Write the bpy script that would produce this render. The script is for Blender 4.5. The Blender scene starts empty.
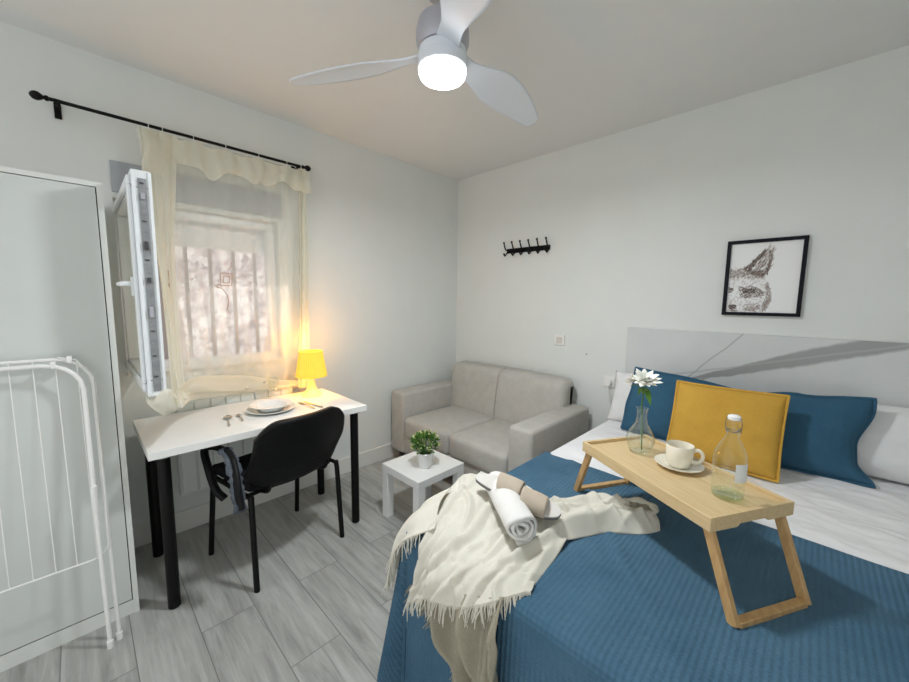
import bpy, bmesh, math, random
from mathutils import Vector, Matrix, noise
random.seed(7)
C = bpy.context.scene.collection
PI = math.pi
R = math.radians

# ------------------------------------------------------------------ helpers
def thing(name, label, cat, loc=(0, 0, 0), rotz=0, group=None):
    o = bpy.data.objects.new(name, None); C.objects.link(o)
    o.empty_display_size = .05
    o.location = loc; o.rotation_euler = (0, 0, rotz)
    tag(o, label, cat, group)
    return o

def tag(o, label=None, cat=None, group=None, kind=None):
    if label: o['label'] = label
    if cat: o['category'] = cat
    if group: o['group'] = group
    if kind: o['kind'] = kind
    return o

def lmat(o):
    m = Matrix.Identity(4)
    while o is not None:
        m = Matrix.LocRotScale(o.location, o.rotation_euler, o.scale) @ m
        o = o.parent
    return m

def obj(name, bm, m, parent=None, world=False, smooth=True, angle=40, sub=0, solid=0, bevel=0, off=-1):
    """bm is a bmesh in the parent's own space (or in world space when world=True)"""
    me = bpy.data.meshes.new(name)
    if world and parent is not None:
        bm.transform(lmat(parent).inverted())
    bmesh.ops.recalc_face_normals(bm, faces=bm.faces) if not getattr(bm, 'keep', False) else None
    bm.to_mesh(me); bm.free()
    for mm in (m if isinstance(m, (list, tuple)) else [m]): me.materials.append(mm)
    o = bpy.data.objects.new(name, me); C.objects.link(o)
    if parent is not None: o.parent = parent
    if smooth:
        for p in me.polygons: p.use_smooth = True
        try: me.set_sharp_from_angle(angle=R(angle))
        except Exception: pass
    if bevel:
        b = o.modifiers.new('bevel', 'BEVEL'); b.width = bevel; b.segments = 3; b.limit_method = 'ANGLE'; b.angle_limit = R(35); b.harden_normals = False
    if solid:
        s = o.modifiers.new('solid', 'SOLIDIFY'); s.thickness = solid; s.offset = off
    if sub:
        s = o.modifiers.new('sub', 'SUBSURF'); s.levels = sub; s.render_levels = sub
    return o

def NB(): return bmesh.new()

def box(bm, a, b, M=None):
    x0, y0, z0 = a; x1, y1, z1 = b
    vs = [bm.verts.new((x, y, z)) for z in (z0, z1) for x, y in ((x0, y0), (x1, y0), (x1, y1), (x0, y1))]
    if M is not None:
        for v in vs: v.co = M @ v.co
    for f in ((3, 2, 1, 0), (4, 5, 6, 7), (0, 1, 5, 4), (1, 2, 6, 5), (2, 3, 7, 6), (3, 0, 4, 7)):
        bm.faces.new([vs[i] for i in f])
    return vs

def bxm(*boxes):
    bm = NB()
    for a, b in boxes: box(bm, a, b)
    return bm

def catmull(pts, n):
    pts = [Vector(p) for p in pts]
    if len(pts) < 3:
        return [pts[0].lerp(pts[1], i / n) for i in range(n + 1)]
    out = []
    P = [pts[0] * 2 - pts[1]] + pts + [pts[-1] * 2 - pts[-2]]
    for i in range(1, len(P) - 2):
        for k in range(n):
            t = k / n
            p0, p1, p2, p3 = P[i - 1], P[i], P[i + 1], P[i + 2]
            out.append(.5 * ((2 * p1) + (p2 - p0) * t + (2 * p0 - 5 * p1 + 4 * p2 - p3) * t * t + (3 * p1 - p0 - 3 * p2 + p3) * t ** 3))
    out.append(pts[-1])
    return out

def tube(bm, pts, r, seg=10, caps=True, flat=1.0, flatdir=None):
    """sweep a circle (or an oval when flat<1) along pts; r may be a list"""
    pts = [Vector(p) for p in pts]
    n = len(pts); rings = []
    up = None
    for i, p in enumerate(pts):
        d = (pts[min(i + 1, n - 1)] - pts[max(i - 1, 0)]).normalized()
        if up is None:
            a = Vector(flatdir) if flatdir else (Vector((0, 0, 1)) if abs(d.z) < .9 else Vector((1, 0, 0)))
        else: a = up
        s = d.cross(a).normalized(); u = s.cross(d).normalized(); up = u
        rr = r[i] if isinstance(r, (list, tuple)) else r
        rings.append([bm.verts.new(p + s * math.cos(2 * PI * k / seg) * rr + u * math.sin(2 * PI * k / seg) * rr * flat) for k in range(seg)])
    for i in range(n - 1):
        for k in range(seg):
            bm.faces.new((rings[i][k], rings[i][(k + 1) % seg], rings[i + 1][(k + 1) % seg], rings[i + 1][k]))
    if caps:
        bm.faces.new(rings[0][::-1]); bm.faces.new(rings[-1])
    return rings

def tubem(pts, r, seg=10, **k):
    bm = NB(); tube(bm, pts, r, seg, **k); return bm

def lathe(prof, seg=32, at=(0, 0, 0), bm=None, close=False):
    bm = bm or NB(); rings = []
    for r, z in prof:
        if r < 1e-5: rings.append([bm.verts.new((at[0], at[1], at[2] + z))])
        else: rings.append([bm.verts.new((at[0] + r * math.cos(2 * PI * k / seg), at[1] + r * math.sin(2 * PI * k / seg), at[2] + z)) for k in range(seg)])
    for a, b in zip(rings, rings[1:]):
        for k in range(seg):
            k2 = (k + 1) % seg
            if len(a) == 1 and len(b) == 1: continue
            if len(a) == 1: bm.faces.new((a[0], b[k], b[k2]))
            elif len(b) == 1: bm.faces.new((a[k], b[0], a[k2]))
            else: bm.faces.new((a[k], a[k2], b[k2], b[k]))
    return bm

def grid(bm, nu, nv, fn):
    vs = [[bm.verts.new(fn(i / nu, j / nv)) for j in range(nv + 1)] for i in range(nu + 1)]
    for i in range(nu):
        for j in range(nv):
            bm.faces.new((vs[i][j], vs[i + 1][j], vs[i + 1][j + 1], vs[i][j + 1]))
    return vs

def cr(p0, p1, p2, p3, t):
    return .5 * ((2 * p1) + (p2 - p0) * t + (2 * p0 - 5 * p1 + 4 * p2 - p3) * t * t + (3 * p1 - p0 - 3 * p2 + p3) * t ** 3)

def patchfn(ctrl):
    G = [[Vector(p) for p in row] for row in ctrl]
    def line(row, u):
        n = len(row) - 1; x = min(max(u, 0), 1) * n; i = min(int(x), n - 1); t = x - i
        a = row[i - 1] if i > 0 else row[0] * 2 - row[1]
        d = row[i + 2] if i + 2 <= n else row[n] * 2 - row[n - 1]
        return cr(a, row[i], row[i + 1], d, t)
    def f(u, v):
        return line([line(r, u) for r in G], v)
    return f

def nz(x, y, z, s): return noise.noise(Vector((x * s, y * s, z * s)))
def ridge(x): return 1 - abs(2 * (x - math.floor(x)) - 1)

# ------------------------------------------------------------------ materials
def mat(name, col, rough=.6, metal=0, spec=.5, **k):
    m = bpy.data.materials.new(name); m.use_nodes = True
    b = m.node_tree.nodes['Principled BSDF']
    b.inputs['Base Color'].default_value = (*col, 1)
    b.inputs['Roughness'].default_value = rough
    b.inputs['Metallic'].default_value = metal
    b.inputs['Specular IOR Level'].default_value = spec
    for kk, v in k.items(): b.inputs[kk.replace('_', ' ')].default_value = v
    return m

def N(m, t, **k):
    n = m.node_tree.nodes.new(t)
    for a, v in k.items():
        if a in n.inputs: n.inputs[a].default_value = v
        else: setattr(n, a, v)
    return n
def L(m, a, b): m.node_tree.links.new(a, b)
def bsdf(m): return m.node_tree.nodes['Principled BSDF']

def bump(m, height, strength=.3, dist=.002):
    b = N(m, 'ShaderNodeBump'); b.inputs['Strength'].default_value = strength; b.inputs['Distance'].default_value = dist
    L(m, height, b.inputs['Height']); L(m, b.outputs[0], bsdf(m).inputs['Normal'])
    return b

def coords(m, kind='Object', scale=(1, 1, 1), rot=(0, 0, 0)):
    t = N(m, 'ShaderNodeTexCoord'); mp = N(m, 'ShaderNodeMapping')
    mp.inputs['Scale'].default_value = scale; mp.inputs['Rotation'].default_value = rot
    L(m, t.outputs[kind], mp.inputs[0]); return mp.outputs[0]

def ramp(m, fac, stops):
    r = N(m, 'ShaderNodeValToRGB')
    e = r.color_ramp.elements
    while len(e) < len(stops): e.new(.5)
    for i, (p, c) in enumerate(stops): e[i].position = p; e[i].color = (*c, 1)
    L(m, fac, r.inputs[0]); return r.outputs[0]

def noise_tex(m, co, scale, detail=4, rough=.5):
    n = N(m, 'ShaderNodeTexNoise'); n.inputs['Scale'].default_value = scale; n.inputs['Detail'].default_value = detail; n.inputs['Roughness'].default_value = rough
    if co is not None: L(m, co, n.inputs['Vector'])
    return n

def mottled(name, c1, c2, scale=8, rough=.6, bscale=300, bstr=.2, bdist=.001, aniso=(1, 1, 1), **k):
    m = mat(name, c1, rough, **k)
    co = coords(m, 'Object', aniso)
    n = noise_tex(m, co, scale, 5, .6)
    L(m, ramp(m, n.outputs['Fac'], [(.3, c1), (.7, c2)]), bsdf(m).inputs['Base Color'])
    n2 = noise_tex(m, co, bscale, 2)
    bump(m, n2.outputs['Fac'], bstr, bdist)
    return m

def fabric(name, c1, c2, thread=900, rough=.9, scale=6, bstr=.35):
    """woven cloth: crossing threads in colour and bump"""
    m = mat(name, c1, rough, spec=.15)
    co = coords(m, 'Object')
    n = noise_tex(m, co, scale, 6, .65)
    n2 = noise_tex(m, coords(m, 'Object', (1, 1, .12)), thread, 1)
    n3 = noise_tex(m, coords(m, 'Object', (.12, 1, 1)), thread, 1)
    add = N(m, 'ShaderNodeMath', operation='ADD'); L(m, n2.outputs['Fac'], add.inputs[0]); L(m, n3.outputs['Fac'], add.inputs[1])
    half = N(m, 'ShaderNodeMath', operation='MULTIPLY'); half.inputs[1].default_value = .25; L(m, add.outputs[0], half.inputs[0])
    ad2 = N(m, 'ShaderNodeMath', operation='MULTIPLY_ADD'); ad2.inputs[1].default_value = .5; L(m, n.outputs['Fac'], ad2.inputs[0]); L(m, half.outputs[0], ad2.inputs[2])
    L(m, ramp(m, ad2.outputs[0], [(.35, c1), (.65, c2)]), bsdf(m).inputs['Base Color'])
    bump(m, add.outputs[0], bstr, .001)
    return m

M = {}
M['wall'] = mottled('wall paint', (.72, .745, .725), (.75, .775, .755), 3, .75, 90, .12, .001)
M['ceiling'] = mottled('ceiling paint', (.74, .745, .735), (.77, .775, .765), 2, .8, 60, .08, .001)
M['trim'] = mat('baseboard', (.76, .76, .73), .4)
M['white_lam'] = mottled('white laminate', (.80, .80, .78), (.83, .83, .81), 5, .35, 200, .03, .0005)
M['ward'] = mottled('wardrobe laminate', (.59, .62, .60), (.62, .65, .63), 3, .4, 200, .04, .0005)
M['ward_edge'] = mat('wardrobe edge', (.70, .72, .69), .4)
M['dark_gap'] = mat('dark gap', (.02, .02, .02), .9)
M['black_metal'] = mat('black metal', (.003, .003, .003), .4, spec=.2)
M['black_plastic'] = mottled('black plastic', (.0025, .0025, .003), (.004, .004, .005), 20, .5, 500, .15, .0004, spec=.18)
M['black_fabric'] = fabric('black seat fabric', (.006, .006, .008), (.012, .012, .014), 900)
M['foam'] = mottled('grey foam', (.045, .055, .07), (.095, .11, .13), 25, .9, 200, .6, .003)
M['pvc'] = mat('white pvc', (.80, .83, .85), .3)
M['steel'] = mottled('hardware steel', (.22, .23, .24), (.34, .35, .36), 40, .4, 100, .2, .001, metal=.3)
M['cam'] = mat('lock part', (.06, .06, .06), .4)
M['white_metal'] = mat('white enamel', (.82, .82, .80), .3)
M['radiator'] = mat('radiator enamel', (.72, .76, .73), .35)
M['sofa'] = fabric('sofa fabric', (.42, .405, .37), (.52, .505, .47), 500, scale=14)
M['sofa_leg'] = mat('sofa leg', (.03, .025, .02), .4)
M['linen'] = mottled('white linen', (.78, .78, .79), (.84, .84, .85), 4, .9, 500, .3, .0008)
M['linen2'] = mottled('white pillow linen', (.74, .75, .75), (.80, .80, .80), 4, .9, 500, .3, .0008)
M['blue'] = fabric('blue cushion cloth', (.030, .092, .155), (.046, .125, .198), 700, scale=5)
M['yellow'] = fabric('mustard cushion cloth', (.50, .285, .045), (.63, .375, .07), 700, scale=5)
M['throw'] = fabric('cream throw', (.58, .56, .48), (.71, .69, .61), 600, scale=5)
M['throw_under_shaded'] = fabric('shaded beige throw back', (.27, .25, .19), (.37, .345, .27), 400, scale=12)  # beige underside, with its shade darkened into the colour
M['towel'] = mottled('white terry', (.83, .82, .79), (.88, .87, .84), 30, .95, 700, .9, .003)
M['slip'] = fabric('beige slipper cloth', (.45, .38, .30), (.55, .47, .38), 900, scale=20)
M['slip_in'] = fabric('pale slipper insole', (.62, .60, .56), (.70, .68, .64), 900, scale=20)
M['slip_sole'] = mat('grey slipper sole', (.14, .14, .14), .7)
M['ceramic'] = mat('white ceramic', (.85, .85, .83), .12)
M['ceramic_cream'] = mat('cream ceramic', (.80, .76, .64), .15)
M['chrome'] = mat('stainless', (.55, .54, .52), .2, 1)
M['paper'] = mat('paper', (.84, .85, .85), .6)
M['black_frame'] = mat('picture frame black', (.004, .005, .010), .5, spec=.15)
M['leaf'] = mottled('plant leaf', (.035, .12, .015), (.11, .26, .035), 30, .5, 100, .2, .001)
M['leaf_tip'] = mottled('pale leaf tip', (.42, .50, .16), (.60, .66, .30), 40, .5, 100, .2, .001)
M['stem'] = mat('stem green', (.06, .16, .04), .5)
M['petal'] = mat('white petal', (.88, .87, .80), .5, Subsurface_Weight=.1)
M['petal_core'] = mat('green yellow core', (.65, .72, .30), .6)
M['soil'] = mottled('soil', (.03, .02, .012), (.06, .04, .025), 60, .95, 200, .6, .003)
M['switch'] = mat('switch plastic', (.62, .61, .58), .4)
M['label'] = mottled('bottle label', (.70, .71, .68), (.76, .77, .74), 30, .6, 100, .1, .0005)
M['steelwire'] = mat('wire clip', (.35, .35, .34), .3, 1)
M['rubber'] = mat('rubber', (.5, .5, .48), .7)
M['iron'] = mat('window grille', (.42, .38, .39), .5)

# wood of the tray: streaks along its length
def wood(name, c1, c2, c3, sc=(3, 40, 40), rough=.45):
    m = mat(name, c1, rough)
    n = noise_tex(m, coords(m, 'Object', sc), 3, 6, .6)
    L(m, ramp(m, n.outputs['Fac'], [(.3, c1), (.5, c2), (.72, c3)]), bsdf(m).inputs['Base Color'])
    bump(m, n.outputs['Fac'], .08, .001)
    return m
M['bamboo'] = wood('bamboo', (.56, .40, .20), (.62, .46, .245), (.67, .52, .30))
M['bamboo_leg'] = wood('bamboo leg', (.42, .25, .10), (.50, .31, .13), (.58, .38, .17), (20, 20, 3))

# fan: pale blades
M['fan'] = mat('fan white', (.72, .76, .82), .35)
M['fan_metal'] = mat('fan housing', (.45, .45, .50), .35, .3)

def emis(name, col, st, base=(.8, .8, .8)):
    m = mat(name, base, .5)
    bsdf(m).inputs['Emission Color'].default_value = (*col, 1); bsdf(m).inputs['Emission Strength'].default_value = st
    return m
M['fan_light'] = emis('fan diffuser', (.93, .97, 1), 9)
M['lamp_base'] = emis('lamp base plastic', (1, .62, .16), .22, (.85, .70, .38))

# lampshade: pleated yellow translucent plastic
m = mat('yellow lampshade', (.72, .52, .04), .5); M['shade'] = m
bsdf(m).inputs['Emission Color'].default_value = (1, .68, .10, 1)
w = N(m, 'ShaderNodeTexWave', bands_direction='Z'); w.inputs['Scale'].default_value = 60
n = noise_tex(m, coords(m, 'Object'), 25, 2)
L(m, coords(m, 'Object'), w.inputs['Vector'])
mm = N(m, 'ShaderNodeMapRange'); mm.inputs['To Min'].default_value = .36; mm.inputs['To Max'].default_value = .50
L(m, n.outputs['Fac'], mm.inputs['Value']); L(m, mm.outputs[0], bsdf(m).inputs['Emission Strength'])

# clear glass (thin): cheap and clean
def glass(name, tint, dens=.12, rough=.02):
    m = bpy.data.materials.new(name); m.use_nodes = True
    nt = m.node_tree; nt.nodes.clear()
    out = nt.nodes.new('ShaderNodeOutputMaterial')
    tr = nt.nodes.new('ShaderNodeBsdfTransparent'); tr.inputs[0].default_value = (*tint, 1)
    gl = nt.nodes.new('ShaderNodeBsdfGlossy'); gl.inputs['Roughness'].default_value = rough; gl.inputs['Color'].default_value = (.95, .97, .96, 1)
    lw = nt.nodes.new('ShaderNodeLayerWeight'); lw.inputs['Blend'].default_value = .35
    mr = nt.nodes.new('ShaderNodeMapRange'); mr.inputs['To Min'].default_value = dens * .4; mr.inputs['To Max'].default_value = .75
    pw = nt.nodes.new('ShaderNodeMath'); pw.operation = 'POWER'; pw.inputs[1].default_value = 2.2
    mx = nt.nodes.new('ShaderNodeMixShader')
    nt.links.new(lw.outputs['Facing'], pw.inputs[0]); nt.links.new(pw.outputs[0], mr.inputs['Value'])
    nt.links.new(mr.outputs[0], mx.inputs[0]); nt.links.new(tr.outputs[0], mx.inputs[1]); nt.links.new(gl.outputs[0], mx.inputs[2])
    nt.links.new(mx.outputs[0], out.inputs[0])
    return m
M['glass'] = glass('clear glass', (.96, .975, .96))
M['glass_green'] = glass('greenish bottle glass', (.955, .975, .94), .10)
M['glass_base'] = glass('thick bottle base', (.90, .95, .86), .3)
M['pane'] = glass('window pane', (.97, .98, .97), .15)

# sheer curtain
def sheer(name, col, opac):
    m = bpy.data.materials.new(name); m.use_nodes = True
    nt = m.node_tree; nt.nodes.clear()
    out = nt.nodes.new('ShaderNodeOutputMaterial')
    tr = nt.nodes.new('ShaderNodeBsdfTransparent'); tr.inputs[0].default_value = (1, .985, .95, 1)
    df = nt.nodes.new('ShaderNodeBsdfDiffuse'); df.inputs[0].default_value = (*col, 1)
    tl = nt.nodes.new('ShaderNodeBsdfTranslucent'); tl.inputs[0].default_value = (*col, 1)
    a = nt.nodes.new('ShaderNodeMixShader'); a.inputs[0].default_value = .45
    b = nt.nodes.new('ShaderNodeMixShader')
    lw = nt.nodes.new('ShaderNodeLayerWeight'); lw.inputs['Blend'].default_value = .3
    mr = nt.nodes.new('ShaderNodeMapRange'); mr.inputs['To Min'].default_value = opac; mr.inputs['To Max'].default_value = .97
    nt.links.new(lw.outputs['Facing'], mr.inputs['Value']); nt.links.new(mr.outputs[0], b.inputs[0])
    nt.links.new(df.outputs[0], a.inputs[1]); nt.links.new(tl.outputs[0], a.inputs[2])
    nt.links.new(tr.outputs[0], b.inputs[1]); nt.links.new(a.outputs[0], b.inputs[2]); nt.links.new(b.outputs[0], out.inputs[0])
    return m
M['sheer'] = sheer('sheer curtain', (.92, .91, .85), .32)
M['sheer_dense'] = sheer('gathered curtain', (.88, .86, .76), .82)
M['stitch'] = mat('brown embroidery', (.42, .20, .10), .8)

# floor: wood-look porcelain planks running along X
m = mat('floor planks', (.5, .5, .48), .38, spec=.4); M['floor'] = m
co = coords(m, 'Object')
br = N(m, 'ShaderNodeTexBrick'); br.offset = .335; br.offset_frequency = 2; br.squash = 1
br.inputs['Scale'].default_value = 1; br.inputs['Brick Width'].default_value = 1.2; br.inputs['Row Height'].default_value = .2
br.inputs['Mortar Size'].default_value = .0022; br.inputs['Mortar Smooth'].default_value = .3
br.inputs['Color1'].default_value = (0, 0, 0, 1); br.inputs['Color2'].default_value = (1, 1, 1, 1); br.inputs['Mortar'].default_value = (.5, .5, .5, 1)
mp = N(m, 'ShaderNodeMapping'); mp.inputs['Location'].default_value = (1.13, .372, 0)
L(m, co, mp.inputs[0]); L(m, mp.outputs[0], br.inputs['Vector'])
# grain, offset per plank
mp2 = N(m, 'ShaderNodeMapping'); mp2.inputs['Scale'].default_value = (1.6, 16, 1)
cmb = N(m, 'ShaderNodeCombineXYZ'); sep = N(m, 'ShaderNodeSeparateColor'); L(m, br.outputs['Color'], sep.inputs[0])
ml = N(m, 'ShaderNodeMath', operation='MULTIPLY'); ml.inputs[1].default_value = 37; L(m, sep.outputs[0], ml.inputs[0]); L(m, ml.outputs[0], cmb.inputs[2]); L(m, ml.outputs[0], cmb.inputs[0])
L(m, co, mp2.inputs[0]); L(m, cmb.outputs[0], mp2.inputs['Location'])
g1 = noise_tex(m, mp2.outputs[0], 2.2, 8, .62); g1.inputs['Distortion'].default_value = .6
g2 = noise_tex(m, mp2.outputs[0], .7, 3, .5)
mx = N(m, 'ShaderNodeMath', operation='MULTIPLY_ADD'); mx.inputs[1].default_value = .6; L(m, g1.outputs['Fac'], mx.inputs[0])
m2 = N(m, 'ShaderNodeMath', operation='MULTIPLY'); m2.inputs[1].default_value = .3; L(m, g2.outputs['Fac'], m2.inputs[0]); L(m, m2.outputs[0], mx.inputs[2])
m3 = N(m, 'ShaderNodeMath', operation='MULTIPLY_ADD'); m3.inputs[1].default_value = .10; L(m, sep.outputs[0], m3.inputs[0]); L(m, mx.outputs[0], m3.inputs[2])
col = ramp(m, m3.outputs[0], [(.30, (.20, .20, .185)), (.47, (.35, .35, .33)), (.62, (.46, .465, .44))])
mixm = N(m, 'ShaderNodeMix', data_type='RGBA'); L(m, br.outputs['Fac'], mixm.inputs['Factor']); L(m, col, mixm.inputs[6]); mixm.inputs[7].default_value = (.20, .20, .185, 1)
L(m, mixm.outputs[2], bsdf(m).inputs['Base Color'])
inv = N(m, 'ShaderNodeMath', operation='SUBTRACT'); inv.inputs[0].default_value = 1; L(m, br.outputs['Fac'], inv.inputs[1])
bump(m, inv.outputs[0], .4, .002)

# marble headboard
m = mat('marble panel', (.62, .64, .64), .3); M['marble'] = m
co = coords(m, 'Object')
n1 = noise_tex(m, co, 2.5, 8, .65)
base = ramp(m, n1.outputs['Fac'], [(.3, (.58, .605, .605)), (.7, (.66, .68, .68))])
sx = N(m, 'ShaderNodeSeparateXYZ'); L(m, co, sx.inputs[0])
def vein(cx, cz, slope, wid, wob):
    # distance from a sloping wavy line on the panel
    a = N(m, 'ShaderNodeMath', operation='SUBTRACT'); L(m, sx.outputs['X'], a.inputs[0]); a.inputs[1].default_value = cx
    b = N(m, 'ShaderNodeMath', operation='MULTIPLY_ADD'); L(m, a.outputs[0], b.inputs[0]); b.inputs[1].default_value = slope; b.inputs[2].default_value = cz
    c = N(m, 'ShaderNodeMath', operation='SUBTRACT'); L(m, sx.outputs['Z'], c.inputs[0]); L(m, b.outputs[0], c.inputs[1])
    nn = noise_tex(m, coords(m, 'Object', (1, 1, .6)), 4, 6, .6)
    d = N(m, 'ShaderNodeMath', operation='MULTIPLY_ADD'); L(m, nn.outputs['Fac'], d.inputs[0]); d.inputs[1].default_value = wob; d.inputs[2].default_value = -wob * .5
    e = N(m, 'ShaderNodeMath', operation='ADD'); L(m, c.outputs[0], e.inputs[0]); L(m, d.outputs[0], e.inputs[1])
    f = N(m, 'ShaderNodeMath', operation='ABSOLUTE'); L(m, e.outputs[0], f.inputs[0])
    g = N(m, 'ShaderNodeMapRange'); g.clamp = True; L(m, f.outputs[0], g.inputs['Value']); g.inputs['From Min'].default_value = wid * .75; g.inputs['From Max'].default_value = wid
    if wid > .01:
        wv = N(m, 'ShaderNodeMapRange'); wv.clamp = True; L(m, sx.outputs['X'], wv.inputs['Value']); wv.inputs['From Min'].default_value = 1.95; wv.inputs['From Max'].default_value = 2.55
        wv.inputs['To Min'].default_value = wid * .12; wv.inputs['To Max'].default_value = wid
        L(m, wv.outputs[0], g.inputs['From Max'])
        w2 = N(m, 'ShaderNodeMath', operation='MULTIPLY'); w2.inputs[1].default_value = .7; L(m, wv.outputs[0], w2.inputs[0]); L(m, w2.outputs[0], g.inputs['From Min'])
    g.inputs['To Min'].default_value = 1; g.inputs['To Max'].default_value = 0
    return g.outputs[0]
v1 = vein(2.373, 1.035, .385, .050, .06)
v2 = vein(2.15, 1.062, 1.15, .007, .05)
v3 = vein(2.06, .955, .30, .006, .03)
colr = base
for v, c, s in ((v1, (.27, .28, .275), .85), (v2, (.36, .37, .37), .7), (v3, (.42, .43, .43), .6)):
    k = N(m, 'ShaderNodeMath', operation='MULTIPLY'); k.inputs[1].default_value = s; L(m, v, k.inputs[0])
    mixm = N(m, 'ShaderNodeMix', data_type='RGBA'); L(m, k.outputs[0], mixm.inputs['Factor']); L(m, colr, mixm.inputs[6]); mixm.inputs[7].default_value = (*c, 1)
    colr = mixm.outputs[2]
L(m, colr, bsdf(m).inputs['Base Color'])

# coverlet: waffle quilting in fine rows
m = mat('blue waffle coverlet', (.03, .12, .21), .85, spec=.15); M['cover'] = m
uv = N(m, 'ShaderNodeUVMap')
nn = noise_tex(m, coords(m, 'Object'), 4, 6, .6)
L(m, ramp(m, nn.outputs['Fac'], [(.3, (.050, .118, .185)), (.7, (.080, .165, .245))]), bsdf(m).inputs['Base Color'])
def wv(d, sc):
    w_ = N(m, 'ShaderNodeTexWave', bands_direction=d); w_.inputs['Scale'].default_value = sc; w_.inputs['Distortion'].default_value = .6; w_.inputs['Detail Scale'].default_value = 2
    L(m, uv.outputs[0], w_.inputs['Vector']); return w_.outputs['Fac']
a_, b_ = wv('X', 22), wv('Y', 30)
ad = N(m, 'ShaderNodeMath', operation='ADD'); L(m, a_, ad.inputs[0])
hf = N(m, 'ShaderNodeMath', operation='MULTIPLY'); hf.inputs[1].default_value = .55; L(m, b_, hf.inputs[0]); L(m, hf.outputs[0], ad.inputs[1])
bump(m, ad.outputs[0], .55, .004)

# ------------------------------------------------------------------ the setting
H = 2.51; XR = 3.35; YB = -3.7
def struct(name, bm, m, parent=None, **k):
    o = obj(name, bm, m, parent, **k)
    if parent is None: o['kind'] = 'structure'
    return o

struct('floor', bxm(((-.12, YB, -.06), (XR + .1, .1, 0))), M['floor'], smooth=False)
struct('ceiling', bxm(((-.12, YB, H), (XR + .1, .1, H + .08))), M['ceiling'], smooth=False)
WY0, WY1, WZ0, WZ1 = -2.475, -1.685, .955, 1.86      # window opening in the left wall
struct('wall_left', bxm(((-.2, YB, 0), (0, WY0, H)), ((-.2, WY1, 0), (0, 0, H)), ((-.2, WY0, 0), (0, WY1, WZ0)), ((-.2, WY0, WZ1), (0, WY1, H))), M['wall'], smooth=False)
struct('wall_back', bxm(((-.2, 0, 0), (XR + .1, .12, H))), M['wall'], smooth=False)
struct('wall_right', bxm(((XR, YB, 0), (XR + .1, 0, H))), M['wall'], smooth=False)
struct('baseboard_left', bxm(((0, -3.5, 0), (.013, -.001, .125))), M['trim'], smooth=False, bevel=.004)
struct('baseboard_back', bxm(((.013, -.013, 0), (XR, 0, .125))), M['trim'], smooth=False, bevel=.004)

# window: fixed frame, roller-shutter box, open casement, grille
win = bpy.data.objects.new('window_1', None); C.objects.link(win); win['kind'] = 'structure'; win.location = (0, WY0, WZ0)
fw = .05
bm = bxm(((-.13, WY0, WZ0), (-.06, WY1, WZ0 + fw)), ((-.13, WY0, WZ1 - fw), (-.06, WY1, WZ1)), ((-.13, WY0, WZ0 + fw), (-.06, WY0 + fw, WZ1 - fw)), ((-.13, WY1 - fw, WZ0 + fw), (-.06, WY1, WZ1 - fw)))
obj('window_frame', bm, M['pvc'], win, world=True, smooth=False, bevel=.006)
obj('window_sill', bxm(((-.2, WY0 + .001, WZ0 - .0), (.018, WY1 - .001, WZ0 + .012))), M['white_lam'], win, world=True, smooth=False)
# lowered end of the roller shutter outside the frame
bm = NB()
for i in range(4): box(bm, (-.165, WY0 + .02, 1.665 + i * .04), (-.150, WY1 - .02, 1.665 + i * .04 + .036))
obj('shutter', bm, M['pvc'], win, world=True, smooth=False, bevel=.003)
# casement opened 90 degrees into the room
sy0, sy1, sx0, sx1, sz0, sz1 = -2.47, -2.412, .0, .757, .985, 1.825
cas = thing('window_casement', 'white window casement swung open into the room beside the curtain', 'window', (0, -2.44, sz0))
f = .062
bm = bxm(((sx0, sy0, sz0), (sx1, sy1, sz0 + f)), ((sx0, sy0, sz1 - f), (sx1, sy1, sz1)), ((sx0, sy0, sz0 + f), (sx0 + f, sy1, sz1 - f)), ((sx1 - f, sy0, sz0 + f), (sx1, sy1, sz1 - f)),
         ((sx0 + .02, sy0 - .012, sz0 + .02), (sx1 - .012, sy0, sz0 + f - .01)), ((sx0 + .02, sy0 - .012, sz1 - f + .01), (sx1 - .012, sy0, sz1 - .02)), ((sx1 - f + .01, sy0 - .012, sz0 + f - .01), (sx1 - .012, sy0, sz1 - f + .01)))
obj('sash_frame', bm, M['pvc'], cas, world=True, smooth=False, bevel=.005)
obj('glass_pane', bxm(((sx0 + f, -2.446, sz0 + f), (sx1 - f, -2.438, sz1 - f))), M['pane'], cas, world=True, smooth=False)
bm = bxm(((sx1, -2.452, sz0 + .02), (sx1 + .003, -2.428, sz1 - .03)))
bmk = NB()
strip = obj('lock_strip', bm, M['steel'], cas, world=True, smooth=False)
for z, h_, dk_ in ((1.06, .006, 1), (1.14, .006, 1), (1.235, .006, 1), (1.29, .040, 0), (1.42, .018, 1), (1.50, .006, 1), (1.54, .030, 1), (1.64, .006, 1), (1.72, .022, 0), (1.775, .006, 1)):
    bmk = NB(); box(bmk, (sx1 + .002, -2.447, z), (sx1 + (.012 if h_ > .01 else .005), -2.435, z + h_))
    obj('lock_cam', bmk, M['fan_metal'] if not dk_ else M['cam'], strip, world=True, smooth=False, bevel=.001)
bm = bxm(((sx1, -2.4695, sz0 + .005), (sx1 + .006, -2.459, sz1 - .005)), ((sx1, -2.4225, sz0 + .005), (sx1 + .006, -2.4125, sz1 - .005)))
obj('sealing_lip', bm, M['pvc'], cas, world=True, smooth=False, bevel=.002)
bm = NB(); box(bm, (.71, -2.490, 1.37), (.74, -2.482, 1.44))
tube(bm, catmull([(.725, -2.488, 1.415), (.725, -2.505, 1.415), (.70, -2.515, 1.415), (.61, -2.516, 1.415)], 5), .009, 8)
obj('window_handle', bm, M['pvc'], cas, world=True, bevel=.003)
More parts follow.
